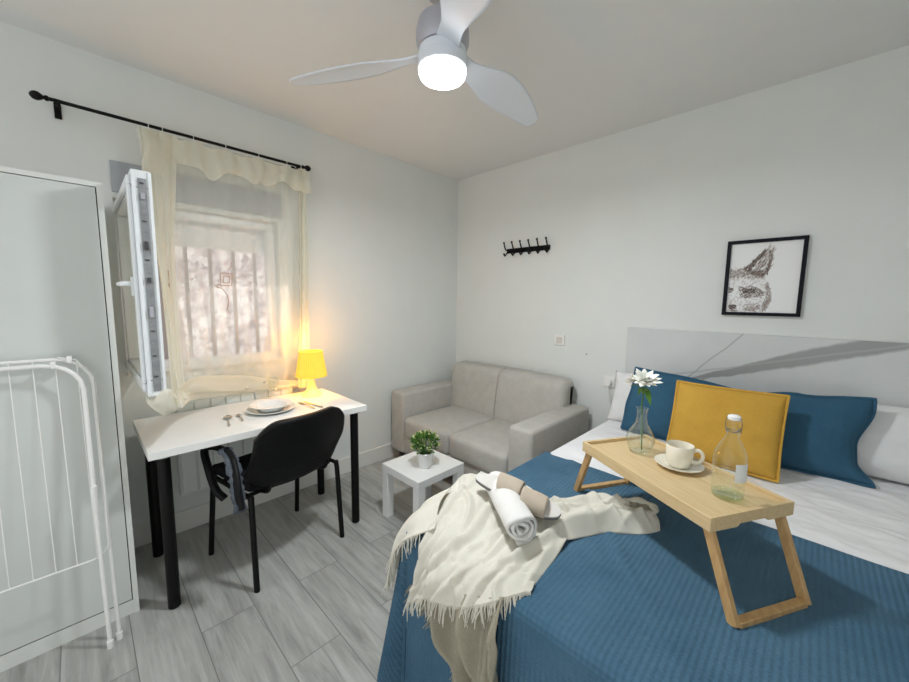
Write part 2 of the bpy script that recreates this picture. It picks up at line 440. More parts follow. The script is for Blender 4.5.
for z in (1.10, 1.74): obj('hinge', tubem([(-.008, -2.4, z), (-.008, -2.4, z + .07)], .008, 10), M['pvc'], cas, world=True)
# grey roller-shutter box above the opening
so = struct('trim_1', bxm(((.0, -2.475, 1.885), (.012, -1.66, 2.035))), mottled('shutter box cover', (.36, .385, .42), (.41, .435, .47), 4, .5, 100, .1, .001), smooth=False, bevel=.003)

# grille outside
gr = thing('window_grille', 'iron window grille of upright bars outside the curtained window', 'grille', (-.19, -2.08, .95))
for y in (-2.41, -2.285, -2.16, -2.034, -1.904, -1.777):
    obj('upright_bar', bxm(((-.200, y - .010, .95), (-.184, y + .010, 1.86))), M['iron'], gr, world=True, smooth=False)
for z in (1.80, .962):
    obj('cross_rail', bxm(((-.204, -2.475, z), (-.180, -1.685, z + .02))), M['iron'], gr, world=True, smooth=False)

# garden outside: pale wall and a shrub
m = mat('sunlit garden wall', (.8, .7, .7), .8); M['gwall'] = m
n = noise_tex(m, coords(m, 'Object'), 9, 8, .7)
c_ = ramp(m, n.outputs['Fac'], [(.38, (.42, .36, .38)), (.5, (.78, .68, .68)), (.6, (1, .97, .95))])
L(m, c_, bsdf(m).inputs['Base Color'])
gw = obj('garden_wall', bxm(((-1.75, -4.6, -.2), (-1.6, 1.2, 2.6))), M['gwall'], smooth=False)
tag(gw, 'pale sunlit garden wall seen through the curtained window', 'wall')
bm = NB()
for i in range(1500):
    y = random.uniform(-3.4, -.6); z = random.uniform(.3, 2.2); x = -1.25 + random.uniform(-.2, .2)
    if noise.noise(Vector((y * 2.2, z * 2.2, 5))) < -.02: continue
    a = random.uniform(0, 2 * PI); s = random.uniform(.02, .045)
    Mx = Matrix.Translation((x, y, z)) @ Matrix.Rotation(a, 4, 'X') @ Matrix.Rotation(random.uniform(-1, 1), 4, 'Z')
    vs = [bm.verts.new(Mx @ Vector(p)) for p in ((0, -s, 0), (.01, 0, s * .5), (0, s, 0), (.01, 0, -s * .5))]
    bm.faces.new(vs)
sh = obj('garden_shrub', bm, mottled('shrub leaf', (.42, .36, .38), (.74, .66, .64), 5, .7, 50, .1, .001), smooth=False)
tag(sh, 'loose leafy shrub growing outside behind the window grille', 'shrub')

# ------------------------------------------------------------------ curtain rod and curtain
rod = thing('curtain_rod', 'long black curtain rod with round finials above the window', 'curtain rod', (.085, -2.1, 2.218))
obj('rail', tubem([(.085, -2.665, 2.219), (.085, -1.545, 2.219)], .008, 12), M['black_metal'], rod, world=True)
for y, s in ((-2.665, -1), (-1.545, 1)):
    bm = lathe([(0, -.006), (.011, -.004), (.011, .006), (.006, .010), (.012, .016), (.0175, .026), (.0185, .034), (.015, .044), (.007, .051), (0, .053)], 16)
    bm.transform(Matrix.Translation((.085, y, 2.219)) @ Matrix.Rotation(-s * PI / 2, 4, 'X'))
    obj('finial', bm, M['black_metal'], rod, world=True)
for y in (-2.636, -1.575):
    bm = bxm(((0.0005, y - .012, 2.17), (.006, y + .012, 2.235)), ((.006, y - .006, 2.205), (.078, y + .006, 2.213)))
    tube(bm, [(.085, y - .011, 2.214), (.085, y + .011, 2.214)], .0135, 12)
    br_ = obj('bracket', bm, M['black_metal'], rod, world=True, bevel=.001)

cur = thing('curtain', 'sheer cream curtain with brown stitched motifs hung over the window', 'curtain', (.09, -1.95, .8))
ctrl = [
 [(.09, -2.375, 2.195), (.09, -2.24, 2.195), (.09, -2.0, 2.195), (.09, -1.75, 2.195), (.09, -1.53, 2.195)],
 [(.15, -2.365, 1.95), (.10, -2.235, 1.95), (.09, -2.0, 1.95), (.09, -1.75, 1.95), (.09, -1.535, 1.95)],
 [(.29, -2.365, 1.70), (.14, -2.245, 1.70), (.09, -2.0, 1.70), (.09, -1.75, 1.70), (.09, -1.54, 1.70)],
 [(.44, -2.365, 1.42), (.20, -2.26, 1.40), (.10, -2.02, 1.40), (.10, -1.76, 1.40), (.10, -1.555, 1.40)],
 [(.58, -2.375, 1.17), (.28, -2.27, 1.12), (.12, -2.04, 1.12), (.11, -1.78, 1.12), (.105, -1.565, 1.12)],
 [(.68, -2.385, 1.00), (.32, -2.27, .97), (.12, -2.04, .93), (.10, -1.80, .92), (.10, -1.575, .92)],
 [(.73, -2.385, .925), (.36, -2.25, .885), (.13, -2.03, .825), (.11, -1.80, .795), (.115, -1.58, .77)],
]
cf = patchfn(ctrl)
def curf(u, v):
    # u is warped so folds gather at both sides
    p = cf(u, v)
    side = max(0, 1 - u / .22) + max(0, (u - .82) / .18)
    amp = .006 + .026 * min(side, 1)
    ph = u * 2 * PI * (7 if .2 < u < .82 else 9)
    p = p + Vector((1, .25, 0)) * amp * math.sin(u * 55 + 1.5 * math.sin(v * 3)) * (.5 + .5 * v)
    # swags pulled from the right side down to the open casement's corner
    if v > .55:
        k = (v - .55) / .45
        p.x += .030 * k * math.sin((v * 26 + u * 13)) * (1 - abs(u - .5))
    p += Vector((nz(u * 3, v * 3, 1, 2.5), nz(u * 3, v * 3, 5, 2.5), 0)) * .012 * min(v * 3, 1)
    return p
bm = NB(); grid(bm, 180, 110, curf)
panel = obj('sheer_panel', bm, M['sheer'], cur, world=True, angle=180)
# gathered left column (denser), with the left edge drawn out along the casement
def colf(u, v):
    p = cf(u * (.17 + .12 * (1 - v) ** 2), v * .965)
    p.x += .022 + .02 * math.sin(u * 19 + v * 2) * (.4 + .6 * v)
    p.y += .008 * math.cos(u * 23 + v * 3)
    return p
bm = NB(); grid(bm, 40, 90, colf)
obj('gathered_edge', bm, M['sheer_dense'], cur, world=True, angle=180)
def colr_(u, v):
    p = cf(.93 + u * .07, v)
    p.x += .02 + .018 * math.sin(u * 12 + v * 2); p.y += .006 * math.cos(u * 17 + v * 3)
    return p
bm = NB(); grid(bm, 24, 90, colr_)
obj('gathered_edge', bm, M['sheer_dense'], cur, world=True, angle=180)
# header band that flops forward, sagging between the clips
clips = [-2.325, -2.27, -2.138, -1.987, -1.814, -1.65, -1.561]
def headf(u, v):
    y = -2.362 + u * (.842)
    d = min(abs(y - c) for c in clips)
    sag = min(d, .08) * .22
    long_ = .155 - .035 * u + .022 * math.sin(u * 21 + .6) + (.05 if u < .12 else 0)
    z = 2.195 - sag - v * long_
    x = .108 + .022 * math.sin(v * PI * .8) + .012 * math.sin(u * 34) * (.3 + v) + (.03 * (1 - u / .14) if u < .14 else 0) * math.sin(v * 2.2)
    return Vector((x + .006 * math.sin(u * 70), y + .008 * math.sin(v * 5 + u * 9), z + .006 * math.sin(u * 50) * v))
bm = NB(); grid(bm, 120, 14, headf)
obj('header_band', bm, M['sheer_dense'], cur, world=True, angle=180)
# bunched hem: from the casement's bottom corner to the back of the desk
def hemf(u, v):
    c = cf(u, 1.0)
    w = (.035 + .030 * math.sin(PI * min(u * 1.1, 1)) ** .7) * (1 - .55 * max(0, u - .6) / .4)
    a = -PI * .55 + v * PI * 1.25
    tw = .8 + .35 * math.sin(v * 15 + u * 5) * .5
    p = Vector((c.x + .0 + math.cos(a) * w * .55 * tw, c.y + .008 * math.sin(u * 17 + v * 6), c.z + .028 + math.sin(a) * w * tw))
    if u > .3: p.z = max(p.z, .748)
    return p
bm = NB(); grid(bm, 90, 28, hemf)
obj('bunched_hem', bm, M['sheer_dense'], cur, world=True, angle=180)
# knot of cloth caught under the casement's corner
kn = patchfn([
 [(.70, -2.475, .982), (.73, -2.472, .978), (.765, -2.462, .975), (.772, -2.44, .995), (.772, -2.415, 1.01), (.755, -2.40, 1.01)],
 [(.70, -2.47, .962), (.73, -2.468, .958), (.770, -2.458, .955), (.780, -2.435, .965), (.778, -2.41, .97), (.74, -2.39, .97)],
 [(.68, -2.46, .950), (.72, -2.458, .938), (.758, -2.45, .930), (.770, -2.43, .925), (.762, -2.40, .925), (.72, -2.375, .94)],
 [(.62, -2.44, .955), (.67, -2.445, .94), (.72, -2.435, .915), (.74, -2.415, .90), (.72, -2.385, .90), (.66, -2.34, .91)]])
bm = NB(); grid(bm, 40, 24, lambda u, v: kn(u, v) + Vector((.003 * math.sin(u * 16 + v * 5), .002 * math.sin(v * 12), .004 * math.sin(u * 11 - v * 7))))
obj('caught_corner', bm, M['sheer_dense'], cur, world=True, angle=180)
# clips
for y in clips:
    bm = NB(); 
    ring = [(.085 + .012 * math.cos(a), y, 2.217 + .014 * math.sin(a)) for a in [2 * PI * k / 14 for k in range(15)]]
    tube(bm, ring, .0016, 6); box(bm, (.087, y - .003, 2.185), (.097, y + .003, 2.205))
    obj('curtain_clip', bm, M['white_metal'], cur, world=True)
# embroidery
def motif(u, v, s, off=.004):
    def uvpt(u, v, du, dv): return curf(u + du, v + dv) + Vector((off, 0, 0))
    bm = NB()
    sq = [(-1, -1), (1, -1), (1, 1), (-1, 1), (-1, -1)]
    for k in (1, .55):
        for a, b in zip(sq, sq[1:]):
            pts = [uvpt(u, v, (a[0] + (b[0] - a[0]) * t / 4) * .030 * s * k, (a[1] + (b[1] - a[1]) * t / 4) * .019 * k) for t in range(5)]
            tube(bm, pts, .0016, 5)
    tube(bm, [uvpt(u, v, x * s, y) for x, y in ((-.05, .022), (-.02, .03), (.01, .05), (.018, .075), (.008, .10))], .0016, 5)
    tube(bm, [uvpt(u, v, x * s, y) for x, y in ((.01, -.03), (.03, -.045), (.022, -.055))], .0016, 5)
    tube(bm, [uvpt(u, v, x * s, y) for x, y in ((-.055, .018), (-.04, .028), (-.02, .025), (-.04, .015))], .0016, 5)
    obj('stitched_motif', bm, M['stitch'], cur, world=True)
motif(.49, .46, 1.0); motif(.15, .47, .6, .05)

# ------------------------------------------------------------------ coat hooks, switch, socket, picture, headboard
hk = thing('coat_rack', 'black six-hook coat rack mounted on the far wall', 'coat rack', (.80, -.006, 1.79))
obj('rail', bxm(((.605, -.010, 1.775), (1.02, -.0005, 1.815))), M['black_metal'], hk, world=True, smooth=False, bevel=.003)
for i in range(6):
    x = .612 + i * .0805
    bm = NB()
    tube(bm, catmull([(x, -.010, 1.80), (x, -.035, 1.805), (x, -.052, 1.83), (x - .004, -.058, 1.858)], 5), .0055, 8)
    tube(bm, catmull([(x, -.010, 1.785), (x, -.03, 1.765), (x, -.046, 1.752), (x, -.056, 1.764)], 5), .0055, 8)
    for p in ((x - .004, -.058, 1.860), (x, -.057, 1.766)):
        bmesh.ops.create_uvsphere(bm, u_segments=10, v_segments=6, radius=.009, matrix=Matrix.Translation(p))
    obj('hook', bm, M['black_metal'], hk, world=True)

sw = thing('light_switch', 'square white light switch on the far wall above the sofa', 'light switch', (1.137, 0, 1.07))
obj('switch_plate', bxm(((1.093, -.010, 1.030), (1.180, -.0005, 1.112))), M['white_lam'], sw, world=True, smooth=False, bevel=.004)
obj('rocker', bxm(((1.112, -.016, 1.047), (1.161, -.010, 1.095))), M['switch'], sw, world=True, smooth=False, bevel=.003)
so = thing('wall_socket', 'small white wall socket with plug beside the left pillow', 'socket', (1.535, 0, .80))
obj('socket_plate', bxm(((1.50, -.010, .765), (1.58, -.0005, .845))), M['white_lam'], so, world=True, smooth=False, bevel=.004)
bm = NB(); tube(bm, [(1.545, -.010, .80), (1.545, -.045, .80)], [.021, .017], 16); tube(bm, catmull([(1.545, -.04, .797), (1.552, -.06, .76), (1.57, -.05, .66), (1.60, -.03, .58)], 6), .003, 6)
obj('plug', bm, M['white_lam'], so, world=True)
sp = obj('nail', tubem([(1.36, 0, .985), (1.36, -.012, .985)], .004, 8), M['steel']); tag(sp, 'small screw sticking out of the bare wall left of the headboard', 'screw')

pic = thing('framed_picture', 'black framed pencil drawing of half a fox face above the headboard', 'picture', (2.33, -.012, 1.515))
px0, px1, pz0, pz1, fwid = 2.163, 2.498, 1.307, 1.722, .018
bm = bxm(((px0, -.024, pz0), (px1, -.003, pz0 + fwid)), ((px0, -.024, pz1 - fwid), (px1, -.003, pz1)), ((px0, -.024, pz0 + fwid), (px0 + fwid, -.003, pz1 - fwid)), ((px1 - fwid, -.024, pz0 + fwid), (px1, -.003, pz1 - fwid)))
obj('picture_frame', bm, M['black_frame'], pic, world=True, smooth=False, bevel=.002)
art = obj('paper', bxm(((px0 + fwid - .002, -.010, pz0 + fwid - .002), (px1 - fwid + .002, -.004, pz1 - fwid + .002))), M['paper'], pic, world=True, smooth=False)
# fox head drawn in short pencil strokes
inks = [mat('ink %d' % i, c, .8) for i, c in enumerate([(.10, .075, .065), (.23, .18, .16), (.40, .34, .31), (.58, .53, .50)])]
bm = NB()
A0, A1, B0, B1 = px0 + fwid, px1 - fwid, pz0 + fwid, pz1 - fwid
rs = random.Random(3)
def inside(poly, x, y):
    c = False
    for (x0, y0), (x1, y1) in zip(poly, poly[1:] + poly[:1]):
        if (y0 > y) != (y1 > y) and x < (x1 - x0) * (y - y0) / (y1 - y0) + x0: c = not c
    return c
def stroke(u, v, ang, ln, wd, mi):
    if not (0 <= u <= 1 and 0 <= v <= 1): return
    du, dv = math.cos(ang) * ln, math.sin(ang) * ln
    pts = [(u, v), (u + du * .5 - dv * wd, v + dv * .5 + du * wd), (u + du, v + dv), (u + du * .5 + dv * wd, v + dv * .5 - du * wd)]
    pts = [(min(max(a, 0), 1), min(max(b, 0), 1)) for a, b in pts]
    y = -.0104 - rs.random() * .0006
    vs = [bm.verts.new((A0 + a * (A1 - A0), y, B1 - b * (B1 - B0))) for a, b in pts]
    try: fc = bm.faces.new(vs); fc.material_index = mi
    except Exception: pass
def fill(poly, n, ang, ln, wd, mi, jit=.35):
    xs = [p[0] for p in poly]; ys = [p[1] for p in poly]; k = 0; t = 0
    while k < n and t < n * 20:
        t += 1
        x, y = rs.uniform(min(xs), max(xs)), rs.uniform(min(ys), max(ys))
        if inside(poly, x, y):
            a = ang(x, y) if callable(ang) else ang
            stroke(x, y, a + rs.uniform(-jit, jit), ln * rs.uniform(.6, 1.3), wd, mi if isinstance(mi, int) else rs.choice(mi)); k += 1
head = [(0, .42), (.08, .37), (.2, .37), (.32, .40), (.46, .44), (.52, .5), (.58, .60), (.62, .72), (.62, .85), (.56, .96), (.4, 1), (0, 1)]
ear = [(.17, .39), (.28, .33), (.38, .22), (.48, .12), (.56, .08), (.60, .11), (.61, .2), (.60, .32), (.57, .42), (.50, .48), (.36, .44)]
earin = [(.36, .38), (.44, .26), (.54, .14), (.58, .16), (.56, .28), (.48, .36), (.42, .44)]
out = lambda x, y: math.atan2(y - .75, x - .12)
fill(head, 420, out, .05, .07, [2, 3, 3])
fill([(0, .40), (.2, .37), (.45, .44), (.5, .52), (.3, .52), (0, .50)], 260, lambda x, y: -1.2 + x, .05, .08, [1, 2, 2])
fill(ear, 220, lambda x, y: -.95, .07, .06, [1, 2])
fill([(.17, .39), (.28, .33), (.38, .22), (.48, .12), (.50, .14), (.38, .30), (.30, .40), (.38, .47), (.30, .46)], 240, lambda x, y: -.9, .06, .07, [0, 0, 1])
fill([(.54, .09), (.60, .11), (.61, .2), (.59, .34), (.54, .44), (.52, .40), (.57, .24), (.56, .14)], 150, lambda x, y: 1.5, .05, .07, [0, 1])
fill([(.34, .42), (.44, .40), (.52, .44), (.48, .50), (.36, .47)], 140, lambda x, y: -.5, .05, .08, [0, 1])
fill(earin, 60, lambda x, y: -.9, .09, .03, [3, 3, 2])
fill([(.12, .60), (.22, .62), (.32, .60), (.45, .64), (.52, .70), (.50, .78), (.38, .76), (.24, .80), (.18, .74)], 300, lambda x, y: .5, .045, .09, [0, 1, 1, 2])
fill([(.20, .64), (.40, .66), (.36, .71), (.22, .72)], 120, lambda x, y: .15, .04, .12, [0, 0])
fill([(.56, .55), (.64, .72), (.62, .88), (.54, .98), (.52, .9), (.57, .74), (.52, .6)], 240, lambda x, y: .9 + (y - .7) * 2, .05, .07, [1, 2, 2])
fill([(.24, .90), (.40, .86), (.5, .92), (.46, 1), (.26, 1)], 110, lambda x, y: -.4, .05, .06, [1, 2])
fill([(0, .62), (.06, .64), (.05, .70), (0, .71)], 60, lambda x, y: .3, .035, .1, [0, 1])
fill([(.02, .90), (.07, .885), (.14, .90), (.13, .945), (.08, .965), (.03, .95)], 130, lambda x, y: .1, .03, .16, [0, 0, 1])
fill([(.03, .965), (.16, .97), (.16, .985), (.03, .985)], 30, lambda x, y: .1, .04, .08, [1])
obj('fox_drawing', bm, inks, art, world=True, smooth=False)

hb = obj('headboard', bxm(((1.650, -.026, .40), (3.02, -.0015, 1.203))), M['marble'], smooth=False, bevel=.002)
tag(hb, 'pale grey marble-look headboard panel fixed behind the bed pillows', 'headboard')

# ------------------------------------------------------------------ wardrobe
wd = thing('wardrobe', 'tall white wardrobe standing against the wall left of the window', 'wardrobe', (.27, -2.95, 0))
WX = .549; WYr = -2.536; WYl = -3.45
obj('carcass', bxm(((.016, WYl, 0), (WX - .022, WYr - .0185, 1.79)), ((.016, WYr - .018, 0), (WX, WYr, 1.80)), ((.016, WYl, 1.782), (WX, WYr - .018, 1.80)), ((.02, WYl, 0), (WX - .004, WYr - .018, .062))), M['ward_edge'], wd, world=True, smooth=False)
obj('shadow_gap', bxm(((WX - .021, WYl + .005, .063), (WX - .0205, WYr - .0182, 1.7818))), M['dark_gap'], wd, world=True, smooth=False)
obj('wardrobe_door', bxm(((WX - .018, WYl + .02, .068), (WX, WYr - .0212, 1.779))), M['ward'], wd, world=True, smooth=False, bevel=.001)

# folded drying rack leaning on the wardrobe
dr = thing('drying_rack', 'folded white wire clothes drying rack leaning against the wardrobe', 'drying rack', (.66, -2.9, 0))
def rk(y, z, off=0):      # a point on the leaning plane
    t = z / 1.13; return (.672 + (.592 - .672) * t + off, y, z)
def frame_tube(y1, ztop, off, rad, feet=True):
    y0 = -3.38
    pts = [rk(y0, .0 + rad, off), rk(y0, ztop - .10, off)] + [rk(y0 + .07 * (1 - math.cos(a)), ztop - .07 * (1 - math.sin(a)), off) for a in (0.3, .6, .9, 1.2, PI / 2)]
    pts += [rk(y1 - .10 + .10 * math.sin(a), ztop - .10 * (1 - math.cos(a)), off) for a in (0, .3, .6, .9, 1.2, PI / 2)] + [rk(y1, .5, off), rk(y1 + .004, rad, off)]
    return tubem(pts, rad, 10)
obj('outer_frame', frame_tube(-2.640, 1.118, .016, .0075), M['white_metal'], dr, world=True)
obj('inner_frame', frame_tube(-2.612, 1.135, -.006, .0068), M['white_metal'], dr, world=True)
bm = frame_tube(-2.600, 1.150, -.016, .003)
bm.free()
bm = NB()
wy = -2.614
tube(bm, [rk(-3.38, .36, .006)] + [rk(wy - .05 + .05 * math.sin(a), .36 + .05 * (1 - math.cos(a)) + .0, .006) for a in (0, .4, .8, 1.2, PI / 2)] + [rk(wy + .004, .75, .004), rk(wy + .002, 1.06, 0), rk(wy - .04, 1.13, 0), rk(-2.70, 1.142, 0)], .0032, 8)
obj('wire_border', bm, M['white_metal'], dr, world=True)
bm = NB()
for k in range(13):
    y = -2.652 - k * .0545
    tube(bm, [rk(y, 1.135, .004), rk(y + .004, .358, .006)], .0016, 6)
obj('hanging_wire', bm, M['white_metal'], dr, world=True)
for y, z in ((-2.712, 1.118), (-2.67, 1.135), (-2.95, 1.118)):
    bm = NB(); x, yy, zz = rk(y, z, .012); box(bm, (x - .018, y - .007, z - .013), (x + .012, y + .007, z + .012)); obj('plastic_clip', bm, M['white_lam'], dr, world=True, bevel=.004)
for off, y in ((.018, -2.636), (-.006, -2.608), (.018, -3.38)):
    bm = NB(); p = rk(y, 0, off); tube(bm, [(p[0], p[1], 0), (p[0], p[1], .028)], .0105, 12); obj('foot_cap', bm, M['white_lam'], dr, world=True)
bm = NB(); p = rk(-2.640, .60, .018); tube(bm, [(p[0] + .004, p[1], .55), (p[0] + .004, p[1], .65)], .0095, 10); obj('pivot_sleeve', bm, M['white_lam'], dr, world=True)

# ------------------------------------------------------------------ radiator
ra = thing('radiator', 'flat white ribbed wall radiator behind the desk under the window', 'radiator', (.06, -1.98, .24))
bm = bxm(((.03, -2.30, .245), (.085, -1.66, .80)))
obj('radiator_body', bm, M['radiator'], ra, world=True, smooth=False, bevel=.008)
for i in range(8):
    y = -2.29 + i * .079
    obj('radiator_panel', bxm(((.085, y, .262), (.094, y + .072, .785))), M['radiator'], ra, world=True, smooth=False, bevel=.004)
obj('top_grille', bxm(((.038, -2.28, .801), (.046, -1.68, .806)), ((.052, -2.28, .801), (.060, -1.68, .806)), ((.066, -2.28, .801), (.074, -1.68, .806))), M['steel'], ra, world=True, smooth=False)
for y in (-2.15, -1.84): obj('wall_bracket', bxm(((.0005, y, .34), (.03, y + .03, .70))), M['white_metal'], ra, world=True, smooth=False)

# ------------------------------------------------------------------ desk
DX0, DX1, DY0, DY1, DZ = .11, .682, -2.479, -1.464, .74
dk = thing('desk', 'white topped desk with round black legs under the window', 'desk', ((DX0 + DX1) / 2, (DY0 + DY1) / 2, 0))
obj('desktop', bxm(((DX0, DY0, DZ - .034), (DX1, DY1, DZ))), M['white_lam'], dk, world=True, smooth=False, bevel=.002)
for x in (DX0 + .055, DX1 - .055):
    for y in (DY0 + .055, DY1 - .055):
        bm = lathe([(0, 0), (.019, 0), (.0235, .004), (.0235, DZ - .036), (0, DZ - .036)], 24, (x, y, 0))
        lg = obj('leg', bm, M['black_metal'], dk, world=True)
        obj('mounting_plate', lathe([(0, DZ - .044), (.036, DZ - .044), (.036, DZ - .0345), (0, DZ - .0345)], 24, (x, y, 0)), M['steel'], lg, world=True)

# ------------------------------------------------------------------ office chair (local: +X forward to the desk)
ch = thing('visitor_chair', 'black plastic-backed chair pulled up to the white desk', 'chair', (.531, -1.935, 0), R(190.4))
# local y is to the chair's left; the side seen nearest the wardrobe is local +y
bm = NB()
def seatf(u, v):
    x = -.205 + .43 * u; y = -.235 + .47 * v
    z = .452 + .018 * math.cos((v - .5) * PI) * 0 + .012 * (abs(v - .5) * 2) ** 2 - .02 * max(0, (u - .8) / .2) ** 2
    k = (abs(u - .5) * 2) ** 6 * .04 * (abs(v - .5) * 2) ** 2
    return Vector((x - math.copysign(k, u - .5) , y * (1 - .05 * (abs(u - .5) * 2) ** 5), z))
grid(bm, 20, 20, seatf)
seat = obj('seat', bm, M['black_fabric'], ch, solid=.05, bevel=.012, off=1)
def backf(u, v):
    s = (u - .5) * 2
    w = .254 * (1 - .05 * v) 
    # rounded corners
    y = s * w
    z0 = .478 + .02 * (abs(s)) ** 3 + .055 * max(0, (abs(s) - .55) / .45) ** 2
    z1 = .808 - .075 * max(0, (abs(s) - .55) / .45) ** 2.2
    z = z0 + (z1 - z0) * v
    x = -.232 - .085 * (v - .1) + .060 * s * s - .02 * math.sin(v * PI)
    return Vector((x, y, z))
bm = NB(); grid(bm, 28, 18, backf)
back = obj('backrest', bm, M['black_plastic'], ch, solid=.030, bevel=.006, off=0)
bm = NB()
tube(bm, [backf(u / 20, .30 + .10 * math.sin(u / 20 * PI) * -1) + Vector((-.017, 0, 0)) for u in range(1, 20)], .003, 6)
obj('shell_rib', bm, M['black_plastic'], back)
fl = []
for s, nm in ((1, 'l'), (-1, 'r')):
    # frame: rear leg, front leg, upright to backrest
    rp = (-.2, s * .252, 0); fp = (.2, s * .252, 0)
    obj('leg', tubem([(-.220, s * .246, .0), (-.195, s * .240, .42), (-.188, s * .238, .455)], .0125, 12, flat=1.25), M['black_metal'], ch)
    obj('leg', tubem([(.232, s * .252, .0), (.185, s * .240, .42), (.178, s * .238, .455)], .0125, 12, flat=1.25), M['black_metal'], ch)
    obj('side_rail', tubem([(-.20, s * .238, .445), (.19, s * .238, .445)], .011, 10), M['black_metal'], ch)
    obj('back_upright', tubem(catmull([(-.13, s * .16, .43), (-.20, s * .16, .455), (-.215, s * .16, .53), (-.222, s * .16, .70)], 5), .010, 10), M['black_metal'], ch)
obj('seat_rail', tubem([(.12, -.235, .432), (.12, .235, .432)], .010, 8), M['black_metal'], ch)
obj('seat_rail', tubem([(-.13, -.235, .432), (-.13, .235, .432)], .010, 8), M['black_metal'], ch)
# one armrest loop on the wardrobe side, wrapped with torn grey foam
arm = obj('armrest', tubem(catmull([(.70, -2.225, .455), (.665, -2.252, .50), (.60, -2.262, .58), (.545, -2.262, .650), (.575, -2.235, .668), (.655, -2.205, .664), (.735, -2.198, .640), (.80, -2.200, .585), (.845, -2.205, .52), (.845, -2.195, .455)], 6), .0185, 12, flat=.8), M['black_plastic'], ch, world=True)
bm = NB()
pts = catmull([(.64, -2.207, .672), (.73, -2.200, .650), (.79, -2.202, .598), (.83, -2.206, .54), (.852, -2.206, .485), (.862, -2.205, .45)], 9)
rr = [.026 + .014 * noise.noise(p * 55) for i, p in enumerate(pts)]
rr[-1] = .012; rr[0] = .014
tube(bm, pts, rr, 14, flat=.40, flatdir=(.5, 0, .8))
obj('foam_wrap', bm, M['foam'], arm, world=True)
bm = NB(); tube(bm, [p + Vector((.014, .003, .010)) for p in pts[2:44]], .012, 10, flat=.7)
obj('plastic_pad', bm, M['black_plastic'], arm, world=True)

# ------------------------------------------------------------------ things on the desk
def at_(o, x, y, z): o.location = (x, y, z)
pl = obj('dinner_plate', lathe([(0, .004), (.075, .004), (.085, .006), (.122, .017), (.1255, .0185), (.1265, .017), (.124, .0145), (.086, .0015), (.072, 0), (0, 0)], 48), M['ceramic']); at_(pl, .412, -1.913, DZ + .0005)
tag(pl, 'wide white dinner plate under the bowl on the white desk', 'plate')
sb = obj('soup_plate', lathe([(0, .005), (.058, .005), (.068, .010), (.080, .028), (.104, .034), (.108, .0355), (.1085, .034), (.104, .031), (.078, .0245), (.064, .003), (.055, 0), (0, 0)], 48), M['ceramic']); at_(sb, .412, -1.913, DZ + .0055)
tag(sb, 'deep white soup plate stacked on the dinner plate', 'plate')
wg = thing('wine_glass', 'clear stemmed glass standing behind the plates on the desk', 'glass', (.185, -1.815, DZ + .0005))
obj('bowl', lathe([(.003, .055), (.012, .058), (.026, .075), (.031, .098), (.029, .125), (.026, .150), (.0268, .150), (.0298, .125), (.0318, .098), (.0265, .073), (.012, .056), (.003, .052)], 28), M['glass'], wg)
obj('stem', lathe([(0, .055), (.0035, .054), (.003, .02), (.005, .006), (.028, .002), (.028, 0), (0, 0)], 28), M['glass'], wg)

def spoon(L_, w, bowl, label, x, y, ang):
    t = thing('spoon', label, 'spoon', (x, y, DZ + .0012), ang, 'cutlery laid beside the plates')
    bm = NB()
    def f(u, v):
        a = (u - .5) * 2
        px = bowl * (v - .5); ww = w * math.sqrt(max(0, 1 - (2 * (v - .5)) ** 2)) * (1.0 + .15 * (v - .5))
        return Vector((px, a * ww, .0015 + .006 * (a * a * .6 + (2 * (v - .5)) ** 2 * .6)))
    grid(bm, 10, 14, f)
    bmesh.ops.remove_doubles(bm, verts=bm.verts, dist=1e-5)
    obj('spoon_bowl', bm, M['chrome'], t, solid=.0014)
    obj('handle', tubem([(bowl * .45, 0, .0065), (bowl * .45 + L_ * .3, 0, .009), (bowl * .45 + L_ * .7, 0, .006), (bowl * .45 + L_, 0, .0035)], [.0025, .0022, .004, .0055], 8, flat=.35, flatdir=(0, 0, 1)), M['chrome'], t)
spoon(.125, .021, .062, 'larger of two steel spoons left of the white plates', .405, -2.125, R(-12))
spoon(.085, .014, .042, 'small steel teaspoon beside the larger spoon on the desk', .405, -2.073, R(-6))
fk = thing('fork', 'steel fork lying on the desk right of the plates', 'fork', (.385, -1.735, DZ + .0015), R(4), 'cutlery laid beside the plates')
bm = NB()
for k in range(4):
    y = (k - 1.5) * .0058
    tube(bm, [(-.025, y, .004), (.0, y, .002), (.022, y * .9, .002)], [.0010, .0017, .002], 6)
box(bm, (.018, -.011, .0006), (.036, .011, .003))
obj('tines', bm, M['chrome'], fk)
obj('handle', tubem([(.034, 0, .002), (.06, 0, .006), (.12, 0, .005), (.165, 0, .0025)], [.008, .0028, .0045, .006], 8, flat=.35, flatdir=(0, 0, 1)), M['chrome'], fk)
kf = thing('table_knife', 'steel table knife lying beside the fork near the lamp', 'knife', (.39, -1.705, DZ + .0015), R(8), 'cutlery laid beside the plates')
bm = NB(); vs = [(-.03, .002), (-.02, .009), (.06, .009), (.085, .006), (.085, -.006), (.05, -.007), (-.01, -.006)]
a = [bm.verts.new((x, y, .0010)) for x, y in vs]; b = [bm.verts.new((x, y, .0024)) for x, y in vs]
bm.faces.new(a[::-1]); bm.faces.new(b)
for i in range(len(vs)): j = (i + 1) % len(vs); bm.faces.new((a[i], a[j], b[j], b[i]))
obj('blade', bm, M['chrome'], kf, smooth=False)
obj('handle', tubem([(.084, 0, .003), (.11, 0, .004), (.165, 0, .004), (.172, 0, .003)], [.005, .0065, .008, .004], 8, flat=.5, flatdir=(0, 0, 1)), M['chrome'], kf)

